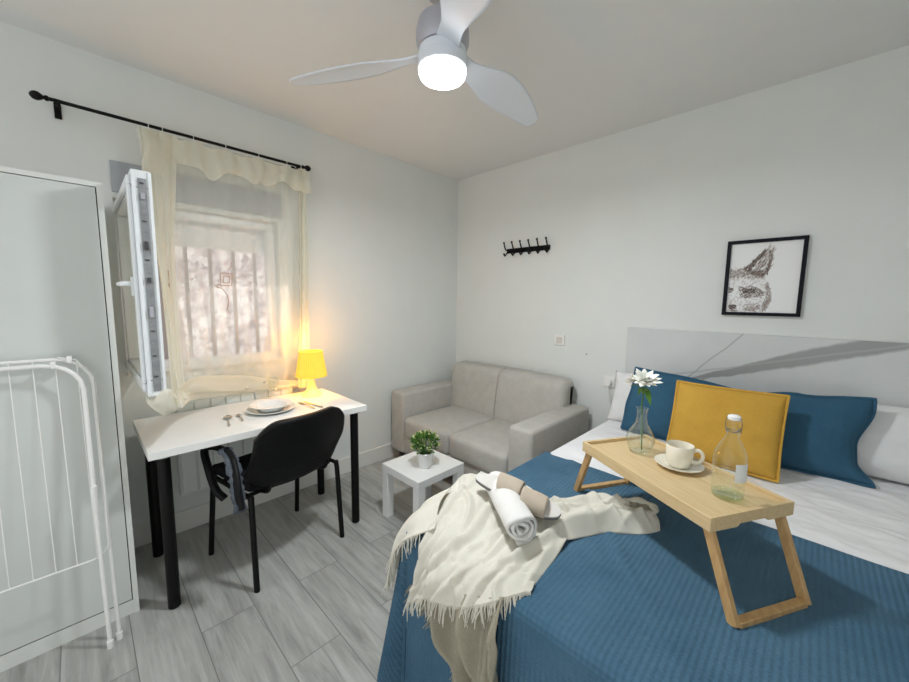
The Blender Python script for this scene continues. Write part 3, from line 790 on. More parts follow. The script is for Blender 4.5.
# lamp
lx, ly = .245, -1.60
lm = thing('table_lamp', 'small lit table lamp with yellow shade on the desk corner', 'lamp', (lx, ly, DZ + .0005)); lm.scale = (.96, .96, 1.0)
obj('lamp_base', lathe([(0, 0), (.062, 0), (.064, .004), (.056, .012), (.036, .040), (.024, .070), (.019, .095), (.022, .118), (.023, .124), (.020, .128), (.014, .145), (0, .145)], 36), M['lamp_base'], lm)
bm = NB(); seg = 96; rings = []
for r, z in ((.099, .128), (.097, .134), (.072, .288), (.073, .293)):
    rings.append([bm.verts.new(((r + (.0035 if k % 2 else 0)) * math.cos(2 * PI * k / seg), (r + (.0035 if k % 2 else 0)) * math.sin(2 * PI * k / seg), z)) for k in range(seg)])
for a, b in zip(rings, rings[1:]):
    for k in range(seg): bm.faces.new((a[k], a[(k + 1) % seg], b[(k + 1) % seg], b[k]))
obj('lamp_shade', bm, M['shade'], lm, solid=.0015)
obj('bulb', lathe([(0, .225), (.015, .222), (.024, .205), (.022, .185), (.012, .165), (.011, .145), (0, .145)], 20), emis('warm bulb', (1, .7, .3), 6), lm)

# ------------------------------------------------------------------ side table and plant
st = thing('side_table', 'small square white side table in front of the sofa', 'side table', (.862, -1.172, 0))
T0x, T1x, T0y, T1y, TZ = .685, 1.04, -1.362, -.985, .345
obj('tabletop', bxm(((T0x, T0y, TZ - .045), (T1x, T1y, TZ))), M['white_lam'], st, world=True, smooth=False, bevel=.0015)
for x in (T0x, T1x - .052):
    for y in (T0y, T1y - .052):
        obj('leg', bxm(((x + .001, y + .001, 0), (x + .051, y + .051, TZ - .0455))), M['white_lam'], st, world=True, smooth=False, bevel=.0015)
PX, PY = .905, -1.195
pt = thing('potted_plant', 'small leafy green plant in a white pot on the side table', 'plant', (PX, PY, TZ + .0005)); pt.scale = (1.24, 1.24, 1.2)
obj('plant_pot', lathe([(0, 0), (.032, 0), (.034, .003), (.043, .076), (.045, .078), (.043, .080), (.040, .078), (.038, .060), (0, .060)], 32), M['ceramic'], pt)
obj('soil', lathe([(0, .068), (.030, .066), (.0385, .062), (0, .055)], 20), M['soil'], pt)
bm = NB(); rs = random.Random(5)
bs = NB()
cz = .118
for i in range(520):
    d = Vector((rs.gauss(0, 1), rs.gauss(0, 1), rs.gauss(.25, .9))).normalized()
    if d.z < -.55: continue
    rad = rs.uniform(.55, 1.0)
    c = Vector((d.x * .070 * rad, d.y * .070 * rad, cz + .006 + d.z * .056 * rad))
    ln, wdt = rs.uniform(.013, .021), rs.uniform(.0045, .0065)
    up = Vector((rs.uniform(-1, 1), rs.uniform(-1, 1), rs.uniform(-.3, .8))) * .5
    ax = (d + up).normalized(); sd = ax.cross(Vector((rs.uniform(-1, 1), rs.uniform(-1, 1), rs.uniform(-1, 1)))).normalized(); nn = ax.cross(sd)
    P_ = [c, c + ax * ln * .45 + sd * wdt + nn * .001, c + ax * ln, c + ax * ln * .45 - sd * wdt + nn * .001]
    mid = c + ax * ln * .5 - nn * .0018
    v_ = [bm.verts.new(p) for p in P_] ; mv = bm.verts.new(mid)
    mi = 1 if (rad > .85 and rs.random() < .42) else 0
    for a, b in ((0, 1), (1, 2), (2, 3), (3, 0)):
        f_ = bm.faces.new((v_[a], v_[b], mv)); f_.material_index = mi
    if i % 9 == 0: tube(bs, [(d.x * .008, d.y * .008, .064), (d.x * .03, d.y * .03, .10), c], .0012, 5)
fo = obj('foliage', bm, [M['leaf'], M['leaf_tip']], pt, smooth=False)
obj('stem', bs, M['stem'], pt)

# ------------------------------------------------------------------ sofa
sf = thing('sofa', 'two-seat grey beige fabric sofa in the corner of the room', 'sofa', (.73, -.43, 0))
SX0, SX1, SY0 = .045, 1.435, -.835
AW = .175
def soft(a, b, r=.03, seg=4, puff=0.0):
    bm = NB(); box(bm, a, b)
    bmesh.ops.bevel(bm, geom=bm.edges[:] , offset=r, segments=seg, profile=.5, affect='EDGES')
    return bm
def padded(a, b, r=.035, puffz=.02, puffy=0, n=5):
    """a cushion: subdivided rounded box bulging on top / front"""
    bm = NB(); box(bm, a, b)
    bmesh.ops.bevel(bm, geom=bm.edges[:], offset=r, segments=4, profile=.5, affect='EDGES')
    bmesh.ops.subdivide_edges(bm, edges=[e for e in bm.edges if e.calc_length() > .08], cuts=n, use_grid_fill=True)
    cx, cy = (a[0] + b[0]) / 2, (a[1] + b[1]) / 2; hx, hy = (b[0] - a[0]) / 2, (b[1] - a[1]) / 2; zz = (a[2] + b[2]) / 2; hz = (b[2] - a[2]) / 2
    for v in bm.verts:
        ux, uy, uz = (v.co.x - cx) / hx, (v.co.y - cy) / hy, (v.co.z - zz) / hz
        v.co.z += puffz * max(0, 1 - ux * ux) * max(0, 1 - uy * uy) * (1 if uz > .5 else 0)
        v.co.y -= puffy * max(0, 1 - ux * ux) * max(0, 1 - uz * uz) * (1 if uy < -.5 else 0)
        v.co += Vector((0, 0, 1)) * .003 * nz(v.co.x, v.co.y, v.co.z, 9)
    return bm
obj('sofa_base', soft((SX0 + .01, SY0 + .012, .105), (SX1 - .01, -.06, .245), .012, 2), M['sofa'], sf, world=True)
obj('armrest', soft((SX0, SY0, .10), (SX0 + AW, -.06, .612), .026), M['sofa'], sf, world=True)
obj('armrest', soft((SX1 - AW, SY0, .10), (SX1, -.06, .612), .026), M['sofa'], sf, world=True)
xm = (SX0 + AW + SX1 - AW) / 2
for a, b in ((SX0 + AW + .003, xm - .002), (xm + .002, SX1 - AW - .003)):
    obj('seat_cushion', padded((a, SY0 - .005, .24), (b, -.215, .415), .035, .014, .008), M['sofa'], sf, world=True)
def backc(a, b):
    bm = padded((a, -.30, .36), (b, -.062, .80), .055, .010, .010, 9)
    for v in bm.verts: v.co.y += (v.co.z - .36) * .16 * (1 if v.co.y < -.15 else .0)
    return bm
bk = obj('back_cushion', backc(SX0 + AW - .055, SX1 - AW + .055), M['sofa'], sf, world=True)
bm = NB(); tube(bm, catmull([(xm, -.314, .43), (xm, -.298, .55), (xm, -.280, .66), (xm, -.262, .755), (xm, -.225, .803), (xm, -.15, .8125)], 6), .0022, 6)
obj('seam', bm, mat('sofa seam', (.36, .33, .29), .9), bk, world=True)
for x in (SX0 + .06, SX1 - .06):
    for y in (SY0 + .07, -.14):
        obj('leg', tubem([(x, y, 0), (x, y, .104)], [.015, .022], 16), M['sofa_leg'], sf, world=True)

# ------------------------------------------------------------------ bed
BX0, BX1, BY0, BY1, BZ = 1.655, 3.0, -1.885, -.03, .60
bd = thing('bed', 'double bed with white mattress standing below the marble headboard', 'bed', ((BX0 + BX1) / 2, -.95, 0))
obj('bed_base', soft((BX0 + .03, BY0 + .03, .14), (BX1 - .03, BY1, .33), .01, 2), M['linen2'], bd, world=True)
obj('mattress', soft((BX0 + .012, BY0 + .014, .333), (BX1 - .012, BY1, .592), .04, 4), M['linen'], bd, world=True)
for x in (BX0 + .12, BX1 - .12):
    for y in (BY0 + .12, BY1 - .12):
        obj('leg', tubem([(x, y, 0), (x, y, .142)], .025, 14), M['black_metal'], bd, world=True)

# white sheet
def sheetf(u, v):
    # v along y, u across: first 15% hangs down the left side
    y = -1.16 + v * 1.12
    a = (u - .2) / .8
    if a < 0:
        d = -a * 1.2
        p = Vector((BX0 - .004 - .012 * math.sin(min(d / .03, 1) * PI / 2) + .006 * math.sin(y * 25) * min(1, d * 4), y, BZ - max(0, d - .015)))
    else:
        p = Vector((BX0 + a * (BX1 - BX0), y, BZ))
        k = min(1, a * 12)
        h = .010 * (noise.noise(Vector((p.x * 3 + 2 * p.y, p.y * 9, 3))) ) + .007 * abs(noise.noise(Vector((p.x * 7, p.y * 14 + p.x * 4, 8)))) + .004 * noise.noise(Vector((p.x * 20, p.y * 34, 8)))
        p.z += max(0, h + .004) * k
    return p
bm = NB(); grid(bm, 200, 170, sheetf)
sh = obj('bed_sheet', bm, M['linen'], angle=180); tag(sh, 'creased white sheet stretched over the pillow half of the bed', 'sheet')

# coverlet with draped corner
CZ = .609
def coverf(s, t):
    """s: across from left edge (negative = hanging), t: along from the fold near the pillows toward the foot (beyond foot = hanging)"""
    Lf = abs(BY0 - (-1.02))
    a = max(0, -s); b = max(0, t - Lf)
    x = BX0 + max(s, 0); y = -1.02 - min(t, Lf)
    d = math.hypot(a, b)
    if d < 1e-6:
        w = .004 * noise.noise(Vector((x * 4, y * 6, 1))) + .003 * abs(noise.noise(Vector((x * 3 + y * 5, y * 9 - x * 6, 4))))
        # long soft wrinkles
        w += .006 * math.exp(-((x - 2.0 + (y + 1.3) * .8) / .02) ** 2) * (1 if y > -1.6 else .4)
        edge = min(1, max(0, s) / .04) * min(1, (Lf - min(t, Lf)) / .04 + .15)
        roll = .010 * math.exp(-((t) / .012) ** 2)
        return Vector((x, y, CZ + w * edge - roll))
    th = math.atan2(b, a)     # 0 = left side, pi/2 = foot
    rnd = .03
    drop = max(0, d - rnd * .57)
    dn = Vector((-math.cos(th), -math.sin(th), 0))
    ow = rnd * math.sin(min(d / (rnd * 1.57), 1) * PI / 2)
    q = min(drop / .55, 1)
    corner = math.sin(2 * th) if (a > 0 and b > 0) else 0
    ow += .020 * q + .055 * corner ** 2 * q ** 1.3
    wave = 0
    if corner > 0: wave = (-.075 * math.exp(-((th - 1.17) / .10) ** 2) + .030 * math.exp(-((th - .90) / .10) ** 2) - .05 * math.exp(-((th - .5) / .12) ** 2)) * q ** .55
    elif b > 0: wave = .006 * math.sin(x * 16) * q + .004 * math.sin(x * 37 + 1) * q
    else: wave = .010 * math.sin(y * 17) * q
    p = Vector((x, y, 0)) + dn * (ow + wave)
    z = CZ - drop
    if z < .012:
        p += dn * min(.012 - z, .02); z = .012 + .004 * (1 + math.sin(x * 40 + y * 40))
    p.z = z
    return p
bm = NB(); bm_uv = bm.loops.layers.uv.new('UVMap')
ns, ntt = 190, 150
S = [-.60 + (1.345 + .60 + .02) * i / ns for i in range(ns + 1)]
T = [1.46 * j / ntt for j in range(ntt + 1)]
vs = [[bm.verts.new(coverf(s, t)) for t in T] for s in S]
for i in range(ns):
    for j in range(ntt):
        f_ = bm.faces.new((vs[i][j], vs[i + 1][j], vs[i + 1][j + 1], vs[i][j + 1]))
        for lp, (ii, jj) in zip(f_.loops, ((i, j), (i + 1, j), (i + 1, j + 1), (i, j + 1))): lp[bm_uv].uv = (S[ii], T[jj])
cv = obj('coverlet', bm, M['cover'], angle=180, solid=.006, off=1); tag(cv, 'blue waffle coverlet spread over the foot half of the bed', 'bedspread')

# ------------------------------------------------------------------ pillows
def cushion(name, label, cat, w, h, t, mtl, loc, rot, pinch=.06, seed=1, flange=.0, group=None, dent=None, piping=None):
    """standing cushion: local X width, Z height, Y thickness, origin at bottom centre"""
    o = thing(name, label, cat, loc, 0, group); o.rotation_euler = rot
    bm = NB(); n = 40
    for side in (-1, 1):
        def f(u, v):
            a, b = u * 2 - 1, v * 2 - 1
            kx = 1 - pinch * (1 - b * b) ; kz = 1 - pinch * (1 - a * a)
            e = max(0, (1 - abs(a) ** 2.1)) ** .56 * max(0, (1 - abs(b) ** 2.1)) ** .56
            yy = side * t * .5 * e
            wr = .008 * noise.noise(Vector((a * 2.2 + seed, b * 2.2, side * 3))) + .008 * abs(noise.noise(Vector((a * 6 + seed, b * 3.5 + a * 2, side * 5))))
            p = Vector((a * w / 2 * kx, yy + side * wr * min(1, e * 3), h / 2 + b * h / 2 * kz))
            if dent: p = dent(p, a, b, side)
            return p
        grid(bm, n, n, f)
    bmesh.ops.remove_doubles(bm, verts=bm.verts, dist=.0008)
    body = obj('cover', bm, mtl, o, angle=180)
    if piping:
        bm = NB(); pts = []
        for k in range(160):
            q = k / 160 * 4; i = int(q); r = q - i; a, b = [(-1 + 2 * r, -1), (1, -1 + 2 * r), (1 - 2 * r, 1), (-1, 1 - 2 * r)][i]
            p = Vector((a * w / 2 * (1 - pinch * (1 - b * b)), 0, h / 2 + b * h / 2 * (1 - pinch * (1 - a * a))))
            if dent: p = dent(p, a, b, 0)
            c = Vector((0, 0, h / 2)); pts.append(p + (p - c).normalized() * .003)
        pts.append(pts[0])
        tube(bm, pts, piping, 8, flat=.45, flatdir=(0, 1, 0), caps=False)
        obj('seam', bm, mtl, body)
    return o
# white pillows at the back
cushion('pillow', 'white pillow leaning on the headboard, leftmost, behind a blue cushion', 'pillow', .50, .34, .15, M['linen2'], (1.870, -.240, .612), (R(-26), R(-3), R(-2)), .07, 3, group='white bed pillows')
cushion('pillow', 'white pillow at the right edge, behind the right blue cushion', 'pillow', .62, .345, .15, M['linen2'], (2.83, -.225, .612), (R(-24), 0, R(3)), .04, 9, group='white bed pillows')
def dentL(p, a, b, side):
    p.z -= .022 * max(0, a + .2) ** 2 * max(0, b)
    p.x -= .012 * math.exp(-((b + .2) / .4) ** 2) * max(0, -a)
    return p
cushion('cushion', 'blue cushion left of the mustard one, behind the flower vase', 'cushion', .50, .375, .17, M['blue'], (2.030, -.405, .612), (R(-20), R(2), R(-2)), .045, 2, group='blue cushions', piping=.007, dent=dentL)
def sst(a, b, x):
    t = max(0, min(1, (x - a) / (b - a))); return t * t * (3 - 2 * t)
def dentR(p, a, b, side):
    # slumped: the right edge folds in from halfway up, the lower corner spreads out
    if a > 0:
        k = a ** 2
        w = (1 - sst(-.15, .75, b)) * sst(-1.05, -.50, b) * 1.15
        p.x -= .042 * k * w
        p.y += .030 * k * w * (1 if side >= 0 else .5)
    p.z -= .012 * max(0, b) * math.exp(-((a - .1) / .4) ** 2) + .030 * max(0, b) * sst(.1, .9, -a)
    return p
cushion('cushion', 'blue cushion right of the mustard one, its right edge folded in', 'cushion', .43, .368, .18, M['blue'], (2.574, -.375, .612), (R(-21), R(-2.5), R(2)), .03, 5, group='blue cushions', dent=dentR, piping=.007)
cushion('cushion', 'mustard yellow cushion standing between the two blue cushions', 'cushion', .435, .372, .17, M['yellow'], (2.280, -.58, .614), (R(-21), R(-1.0), R(-3)), .03, 7, piping=.006)

# ------------------------------------------------------------------ bed tray (local X = length)
ang = R(-29.4)
tr = thing('bed_tray', 'bamboo folding bed tray standing on the blue coverlet', 'tray', (2.258, -1.318, .609), ang)
TL, TW = .260, .148; zt = .232; zf = .221
obj('tray_floor', bxm(((-TL + .008, -TW + .008, zf - .008), (TL - .008, TW - .008, zf))), M['bamboo'], tr, smooth=False)
bm = bxm(((-TL, -TW, zt - .038), (TL, -TW + .012, zt)), ((-TL, TW - .012, zt - .038), (TL, TW, zt)))
obj('rim', bm, M['bamboo'], tr, smooth=False, bevel=.002)
# end boards with a hand slot cut under them
for s in (-1, 1):
    bm = NB()
    x0, x1 = (s * TL - (.012 if s > 0 else 0), s * TL + (0 if s > 0 else .012))
    prof = [(-TW + .012, zt - .038), (-.055, zt - .038), (-.045, zt - .030), (.045, zt - .030), (.055, zt - .038), (TW - .012, zt - .038), (TW - .012, zt), (-TW + .012, zt)]
    a = [bm.verts.new((x0, y, z)) for y, z in prof]; b = [bm.verts.new((x1, y, z)) for y, z in prof]
    bm.faces.new(a); bm.faces.new(b[::-1])
    for i in range(len(prof)): j = (i + 1) % len(prof); bm.faces.new((a[i], b[i], b[j], a[j]))
    obj('end_rim', bm, M['bamboo'], tr, smooth=False, bevel=.001)
def bar(bm, p, q, w, t, side=Vector((0, 1, 0))):
    p, q = Vector(p), Vector(q); d = (q - p).normalized(); s = (side - d * side.dot(d)).normalized(); n_ = d.cross(s)
    Mx = Matrix(((d.x, s.x, n_.x, p.x), (d.y, s.y, n_.y, p.y), (d.z, s.z, n_.z, p.z), (0, 0, 0, 1)))
    box(bm, (0, -w / 2, -t / 2), ((q - p).length, w / 2, t / 2), Mx)
for s, xt, xb in ((1, .232, .334), (-1, -.236, -.306)):
    bm = NB()
    yt, yb = TW - .022, TW - .028; ysh = -.022 if s > 0 else -.012
    obj_l = []
    for q in (-1, 1):
        b2 = NB(); bar(b2, (xt, q * yt, zf - .012), (xb, q * yb + ysh, .006), .015, .024); obj('leg', b2, M['bamboo_leg'], tr, smooth=False, bevel=.002)
    bar(bm, (xb, -yb + .007 + ysh, .010), (xb, yb - .007 + ysh, .010), .022, .020, Vector((1, 0, 0))); obj('foot_bar', bm, M['bamboo_leg'], tr, smooth=False, bevel=.002)

def tray_world(px, py, z=zf): 
    v = lmat(tr) @ Vector((px, py, z)); return v
TZF = .609 + zf + .0006
# vase with flower
vs_ = thing('flower_vase', 'clear glass vase holding a white flower on the tray', 'vase', (2.137, -1.237, TZF))
obj('vase_body', lathe([(0, .003), (.026, .003), (.034, .010), (.046, .040), (.045, .055), (.034, .080), (.019, .105), (.0145, .130), (.0155, .155), (.019, .163), (.0205, .1635), (.0175, .155), (.0165, .130), (.021, .105), (.036, .080), (.0475, .055), (.048, .040), (.036, .008), (.028, 0), (0, 0)], 40), M['glass'], vs_)
fl = thing('white_flower', 'white many-petalled flower with green leaves standing in the glass vase', 'flower', (2.137, -1.237, TZF + .006)); fl.scale = (1.18, 1.18, 1.08)
obj('stem', tubem(catmull([(.004, .006, 0), (.002, 0, .08), (-.002, -.002, .15), (.0, .0, .20), (.002, -.004, .245)], 5), .0022, 7), M['stem'], fl)
rs = random.Random(11)
def bloom(c, R0, n, tilt):
    bm = NB(); core = NB()
    Mr = Matrix.Translation(c) @ Matrix.Rotation(tilt[0], 4, 'X') @ Matrix.Rotation(tilt[1], 4, 'Y')
    for lay, (k, el, ln) in enumerate(((n, .50, R0), (n - 1, .8, R0 * .98), (n - 3, 1.05, R0 * .85), (n - 5, 1.3, R0 * .7))):
        for i in range(k):
            a = 2 * PI * (i + .5 * lay) / k + rs.uniform(-.12, .12); e = el + rs.uniform(-.15, .15); l_ = ln * rs.uniform(.85, 1.1); w_ = l_ * .20
            d = Vector((math.cos(a) * math.cos(e), math.sin(a) * math.cos(e), math.sin(e))); s_ = Vector((-math.sin(a), math.cos(a), 0)); n_ = s_.cross(d)
            prev = None
            for q in range(5):
                t = q / 4; c_ = d * (l_ * t + .003) - n_ * (.16 * l_ * t * t) * -1; ww = w_ * math.sin(PI * min(.98, t * .86 + .10)) ; 
                if q == 4: ww *= .35
                row = [bm.verts.new(Mr @ (c_ + s_ * ww)), bm.verts.new(Mr @ (c_ - n_ * ww * .25)), bm.verts.new(Mr @ (c_ - s_ * ww))]
                if prev:
                    bm.faces.new((prev[0], prev[1], row[1], row[0])); bm.faces.new((prev[1], prev[2], row[2], row[1]))
                prev = row
    bmesh.ops.create_uvsphere(core, u_segments=10, v_segments=6, radius=R0 * .16, matrix=Mr @ Matrix.Translation((0, 0, .004)))
    h_ = obj('flower_head', bm, M['petal'], fl, angle=180); obj('core', core, M['petal_core'], h_)
bloom(Vector((.004, -.008, .235)), .044, 12, (.45, .2)); bloom(Vector((-.026, -.006, .232)), .030, 9, (.2, -.9)); 
for a, (p, q, w_) in enumerate((((0, 0, .215), (.03, -.03, .165), .010), ((0, 0, .20), (-.035, -.012, .215), .009), ((0, 0, .19), (.012, -.03, .205), .010), ((0, 0, .21), (-.02, .02, .18), .009))):
    bm = NB(); p, q = Vector(p), Vector(q); d = q - p; s_ = d.cross(Vector((0, 0, 1))).normalized()
    prev = None
    for k in range(6):
        t = k / 5; ww = w_ * math.sin(PI * min(.97, t * .95 + .03)); c_ = p + d * t + Vector((0, 0, .012 * math.sin(PI * t)))
        row = [bm.verts.new(c_ + s_ * ww + Vector((0, 0, .002))), bm.verts.new(c_), bm.verts.new(c_ - s_ * ww + Vector((0, 0, .002)))]
        if prev: bm.faces.new((prev[0], prev[1], row[1], row[0])); bm.faces.new((prev[1], prev[2], row[2], row[1]))
        prev = row
    obj('leaf', bm, M['leaf'], fl, angle=180)

# saucer and cup
sc_ = obj('saucer', lathe([(0, .003), (.030, .003), (.034, .005), (.064, .012), (.071, .0155), (.0718, .0145), (.066, .0095), (.036, .0012), (.028, 0), (0, 0)], 48), M['ceramic_cream']); at_(sc_, 2.272, -1.278, TZF)
tag(sc_, 'cream saucer under the coffee cup on the bamboo tray', 'saucer')
cp = thing('coffee_cup', 'cream ceramic cup on its saucer in the middle of the tray', 'cup', (2.271, -1.275, TZF + .0036), R(15)); cp.scale = (1, 1, 1.1)
obj('cup_body', lathe([(0, .004), (.024, .004), (.031, .012), (.036, .030), (.0385, .064), (.0400, .066), (.0412, .064), (.0388, .030), (.034, .008), (.028, 0), (0, 0)], 48), M['ceramic_cream'], cp)
obj('handle', tubem(catmull([(.037, 0, .052), (.052, 0, .056), (.064, 0, .045), (.062, 0, .028), (.050, 0, .018), (.036, 0, .018)], 6), .0042, 10, flat=1.3), M['ceramic_cream'], cp)

# bottle
bt = thing('glass_bottle', 'clear swing-top glass bottle near the right end of the tray', 'bottle', (2.418, -1.392, TZF)); bt.scale = (1, 1, 1.07)
obj('bottle_body', lathe([(0, .004), (.031, .004), (.037, .010), (.0385, .02), (.0395, .100), (.037, .120), (.024, .148), (.0145, .165), (.0125, .180), (.0125, .197), (.0145, .199), (.0145, .206), (.0118, .206), (.0108, .180), (.0128, .164), (.022, .147), (.0352, .119), (.0376, .100), (.0366, .02), (.034, .009), (0, .007)][:12] , 40), M['glass_green'], bt)
obj('bottle_bottom', lathe([(0, .006), (.030, .005), (.0355, .008), (.0372, .012), (.0372, .006), (.034, .0015), (.030, .0), (0, .0005)], 40), M['glass_base'], bt)
obj('stopper', lathe([(.0, .2075), (.0135, .2075), (.0155, .211), (.0150, .217), (.010, .2205), (0, .221)], 24), M['ceramic'], bt)
bm = NB()
for s in (-1, 1):
    tube(bm, catmull([(s * .0155, 0, .213), (s * .0185, .002, .198), (s * .017, .010, .176), (s * .0135, .006, .166)], 5), .0011, 6)
    tube(bm, catmull([(s * .0135, 0, .178), (s * .017, -.006, .190), (s * .010, -.016, .182), (0, -.018, .179)], 5), .0011, 6)
tube(bm, [(.0138 * math.cos(a), .0138 * math.sin(a), .178) for a in [2 * PI * k / 20 for k in range(21)]], .0011, 6)
obj('wire_clasp', bm, M['steelwire'], bt)
bm = NB()
# paper label wraps the far-right quarter of the bottle
grid(bm, 14, 4, lambda u, v: Vector((.0402 * math.cos(R(-64) + u * R(56)), .0402 * math.sin(R(-64) + u * R(56)), .055 + v * .048)))
obj('paper_label', bm, M['label'], bt, angle=180)

# ------------------------------------------------------------------ throw blanket
th = thing('throw_blanket', 'crumpled cream fringed throw draped over the corner of the bed', 'blanket', (1.85, -1.75, .62))
import sys
def V(*a): return a
# main piece lying on the bed and over the foot edge; rows from the pillow side to the fringe
main = [
 [(1.595, -1.70, .612), (1.60, -1.60, .665), (1.635, -1.51, .668), (1.72, -1.47, .658), (1.86, -1.47, .648), (1.97, -1.43, .645)],
 [(1.625, -1.79, .618), (1.66, -1.70, .672), (1.72, -1.60, .676), (1.80, -1.56, .655), (1.93, -1.55, .650), (2.03, -1.50, .658)],
 [(1.690, -1.88, .632), (1.74, -1.79, .668), (1.80, -1.71, .664), (1.88, -1.68, .648), (1.97, -1.65, .646), (2.055, -1.61, .655)],
 [(1.725, -1.935, .600), (1.80, -1.90, .645), (1.88, -1.835, .650), (1.95, -1.80, .645), (2.01, -1.78, .640), (2.065, -1.72, .638)],
 [(1.735, -1.965, .51), (1.82, -1.965, .575), (1.90, -1.945, .615), (1.98, -1.905, .634), (2.04, -1.875, .634), (2.075, -1.81, .628)],
 [(1.715, -1.985, .425), (1.81, -1.990, .505), (1.92, -1.985, .545), (2.00, -1.965, .590), (2.055, -1.925, .622), (2.088, -1.87, .628)]]
mf = patchfn(main)
creases = [(.35, .0, .05, .55, .020, .016), (.55, .25, .12, .80, .018, .013), (.62, .45, .30, 1.0, .020, .012), (.95, .30, .55, .95, .022, .018), (.80, .25, .45, .55, .016, .012),
           (.98, .05, .60, .35, .025, .016), (.25, .15, .30, .60, .015, .010), (.10, .55, .02, .95, .02, .014), (.75, .70, .70, 1.0, .022, .012), (.45, .70, .40, 1.0, .018, .010), (.20, .65, .18, 1.0, .02, .010)]
def crease(u, v, cs):
    w = 0
    for a0, b0, a1, b1, wd_, hh in cs:
        dx, dy = a1 - a0, b1 - b0; l2 = dx * dx + dy * dy
        t = max(0, min(1, ((u - a0) * dx + (v - b0) * dy) / l2))
        bend = .03 * math.sin(t * 5 + a0 * 20)
        dd = abs((u - a0 - dx * t) * (-dy) / math.sqrt(l2) + (v - b0 - dy * t) * dx / math.sqrt(l2) + bend * 1.0)
        over = math.hypot(u - a0 - dx * t, v - b0 - dy * t)
        if over > dd + .12: continue
        w += hh * math.exp(-(dd / wd_) ** 2) * math.sin(PI * (.12 + .76 * t)) ** .6 - hh * .35 * math.exp(-((dd - wd_ * 2.2) / wd_) ** 2)
    return w
def mainf(u, v):
    p = mf(u, v)
    w = .008 * math.sin(u * 13 + v * 5 + 2 * math.sin(v * 3)) * (1 - .5 * v) + .012 * (abs(noise.noise(Vector((u * 3.2 + v * 1.5, v * 3.5 - u * 2, 2)))) - .2) + .004 * noise.noise(Vector((u * 11, v * 7, 6))) + crease(u, v, creases)
    n_ = Vector((-.2, -.4, 1)) if v < .75 else Vector((0, -1, .4))
    p = p + n_ * max(w, -.010)
    if u > .93: p.z -= .020 * (u - .93) / .07 * (1 if v < .85 else .3)
    return p
# left flap over the side corner
flap = [
 [(1.640, -1.69, .665), (1.602, -1.75, .630), (1.600, -1.82, .575), (1.600, -1.87, .53), (1.602, -1.90, .48)],
 [(1.680, -1.78, .662), (1.625, -1.83, .630), (1.606, -1.89, .565), (1.610, -1.925, .505), (1.612, -1.935, .44)],
 [(1.755, -1.875, .640), (1.700, -1.930, .612), (1.640, -1.935, .55), (1.626, -1.945, .49), (1.616, -1.948, .41)]]
ff = patchfn(flap)
def flapf(u, v):
    p = ff(u, v); w = .012 * math.sin(v * 12 + u * 2) * min(1, u * 3)
    return p + Vector((-.6, -.8, .3)) * (w * .8 + .016)
# bundled arm reaching across the bed toward the tray: far edge, two ridges with a valley, near edge
armc = [
 [(1.93, -1.50, .640), (1.93, -1.53, .668), (1.94, -1.57, .655), (1.96, -1.61, .664), (1.98, -1.65, .640)],
 [(1.93, -1.425, .616), (1.955, -1.46, .662), (1.985, -1.50, .642), (2.02, -1.56, .668), (2.045, -1.625, .628)],
 [(1.995, -1.345, .614), (2.01, -1.375, .664), (2.03, -1.42, .640), (2.06, -1.48, .672), (2.085, -1.535, .614)],
 [(2.035, -1.310, .614), (2.055, -1.345, .678), (2.075, -1.385, .648), (2.095, -1.43, .676), (2.120, -1.470, .614)],
 [(2.085, -1.300, .614), (2.100, -1.330, .672), (2.115, -1.365, .652), (2.135, -1.40, .668), (2.160, -1.435, .614)],
 [(2.140, -1.265, .614), (2.150, -1.290, .664), (2.165, -1.325, .648), (2.180, -1.36, .660), (2.205, -1.395, .614)],
 [(2.185, -1.262, .614), (2.195, -1.280, .652), (2.205, -1.305, .656), (2.215, -1.33, .650), (2.232, -1.355, .614)],
 [(2.212, -1.275, .614), (2.222, -1.285, .630), (2.230, -1.300, .636), (2.238, -1.315, .630), (2.245, -1.330, .614)]]
af = patchfn(armc)
def armf(u, v):
    p = af(v, u)
    k = math.sin(PI * min(max(v, 0), 1)) ** .5 * (1 if u < .85 else (1 - u) / .15)
    p.z += k * (.011 * (1 - abs(math.sin(v * 9 + u * 7 + math.sin(u * 11)))) ** 2 + .012 * (1 - abs(math.sin(v * 5 - u * 13))) ** 3 + .006 * noise.noise(Vector((u * 14, v * 4, 1))))
    p.z = max(p.z, .6135); return p
# rim, and the hollow end's inside in the shade-darkened underside colour
RC = Vector((2.172, -1.318, .664))
e1, e2 = Vector((.90, .42, .0)).normalized(), Vector((-.42, .90, .45)).normalized()
def swirlf(u, v):
    a = u * 2 * PI; r = v
    return RC + e1 * math.cos(a) * .046 * r + e2 * math.sin(a) * .022 * r + Vector((0, 0, 1)) * (.004 - .006 * (1 - r) + .005 * math.sin(a * 3 + r * 5) * r * (1 - r) * 4)
rim = [RC + e1 * math.cos(a) * .050 + e2 * math.sin(a) * .025 for a in [2 * PI * k / 36 for k in range(37)]]
bm = NB(); grid(bm, 90, 80, mainf); grid(bm, 40, 40, flapf); grid(bm, 120, 60, armf); tube(bm, rim, [.0085 + .003 * math.sin(k * .9) for k in range(37)], 10)
body = obj('blanket_cloth', bm, M['throw'], th, world=True, angle=180, solid=.004, off=0)
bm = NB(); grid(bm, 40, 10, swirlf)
obj('curled_end', bm, M['throw_under_shaded'], th, world=True, angle=180)
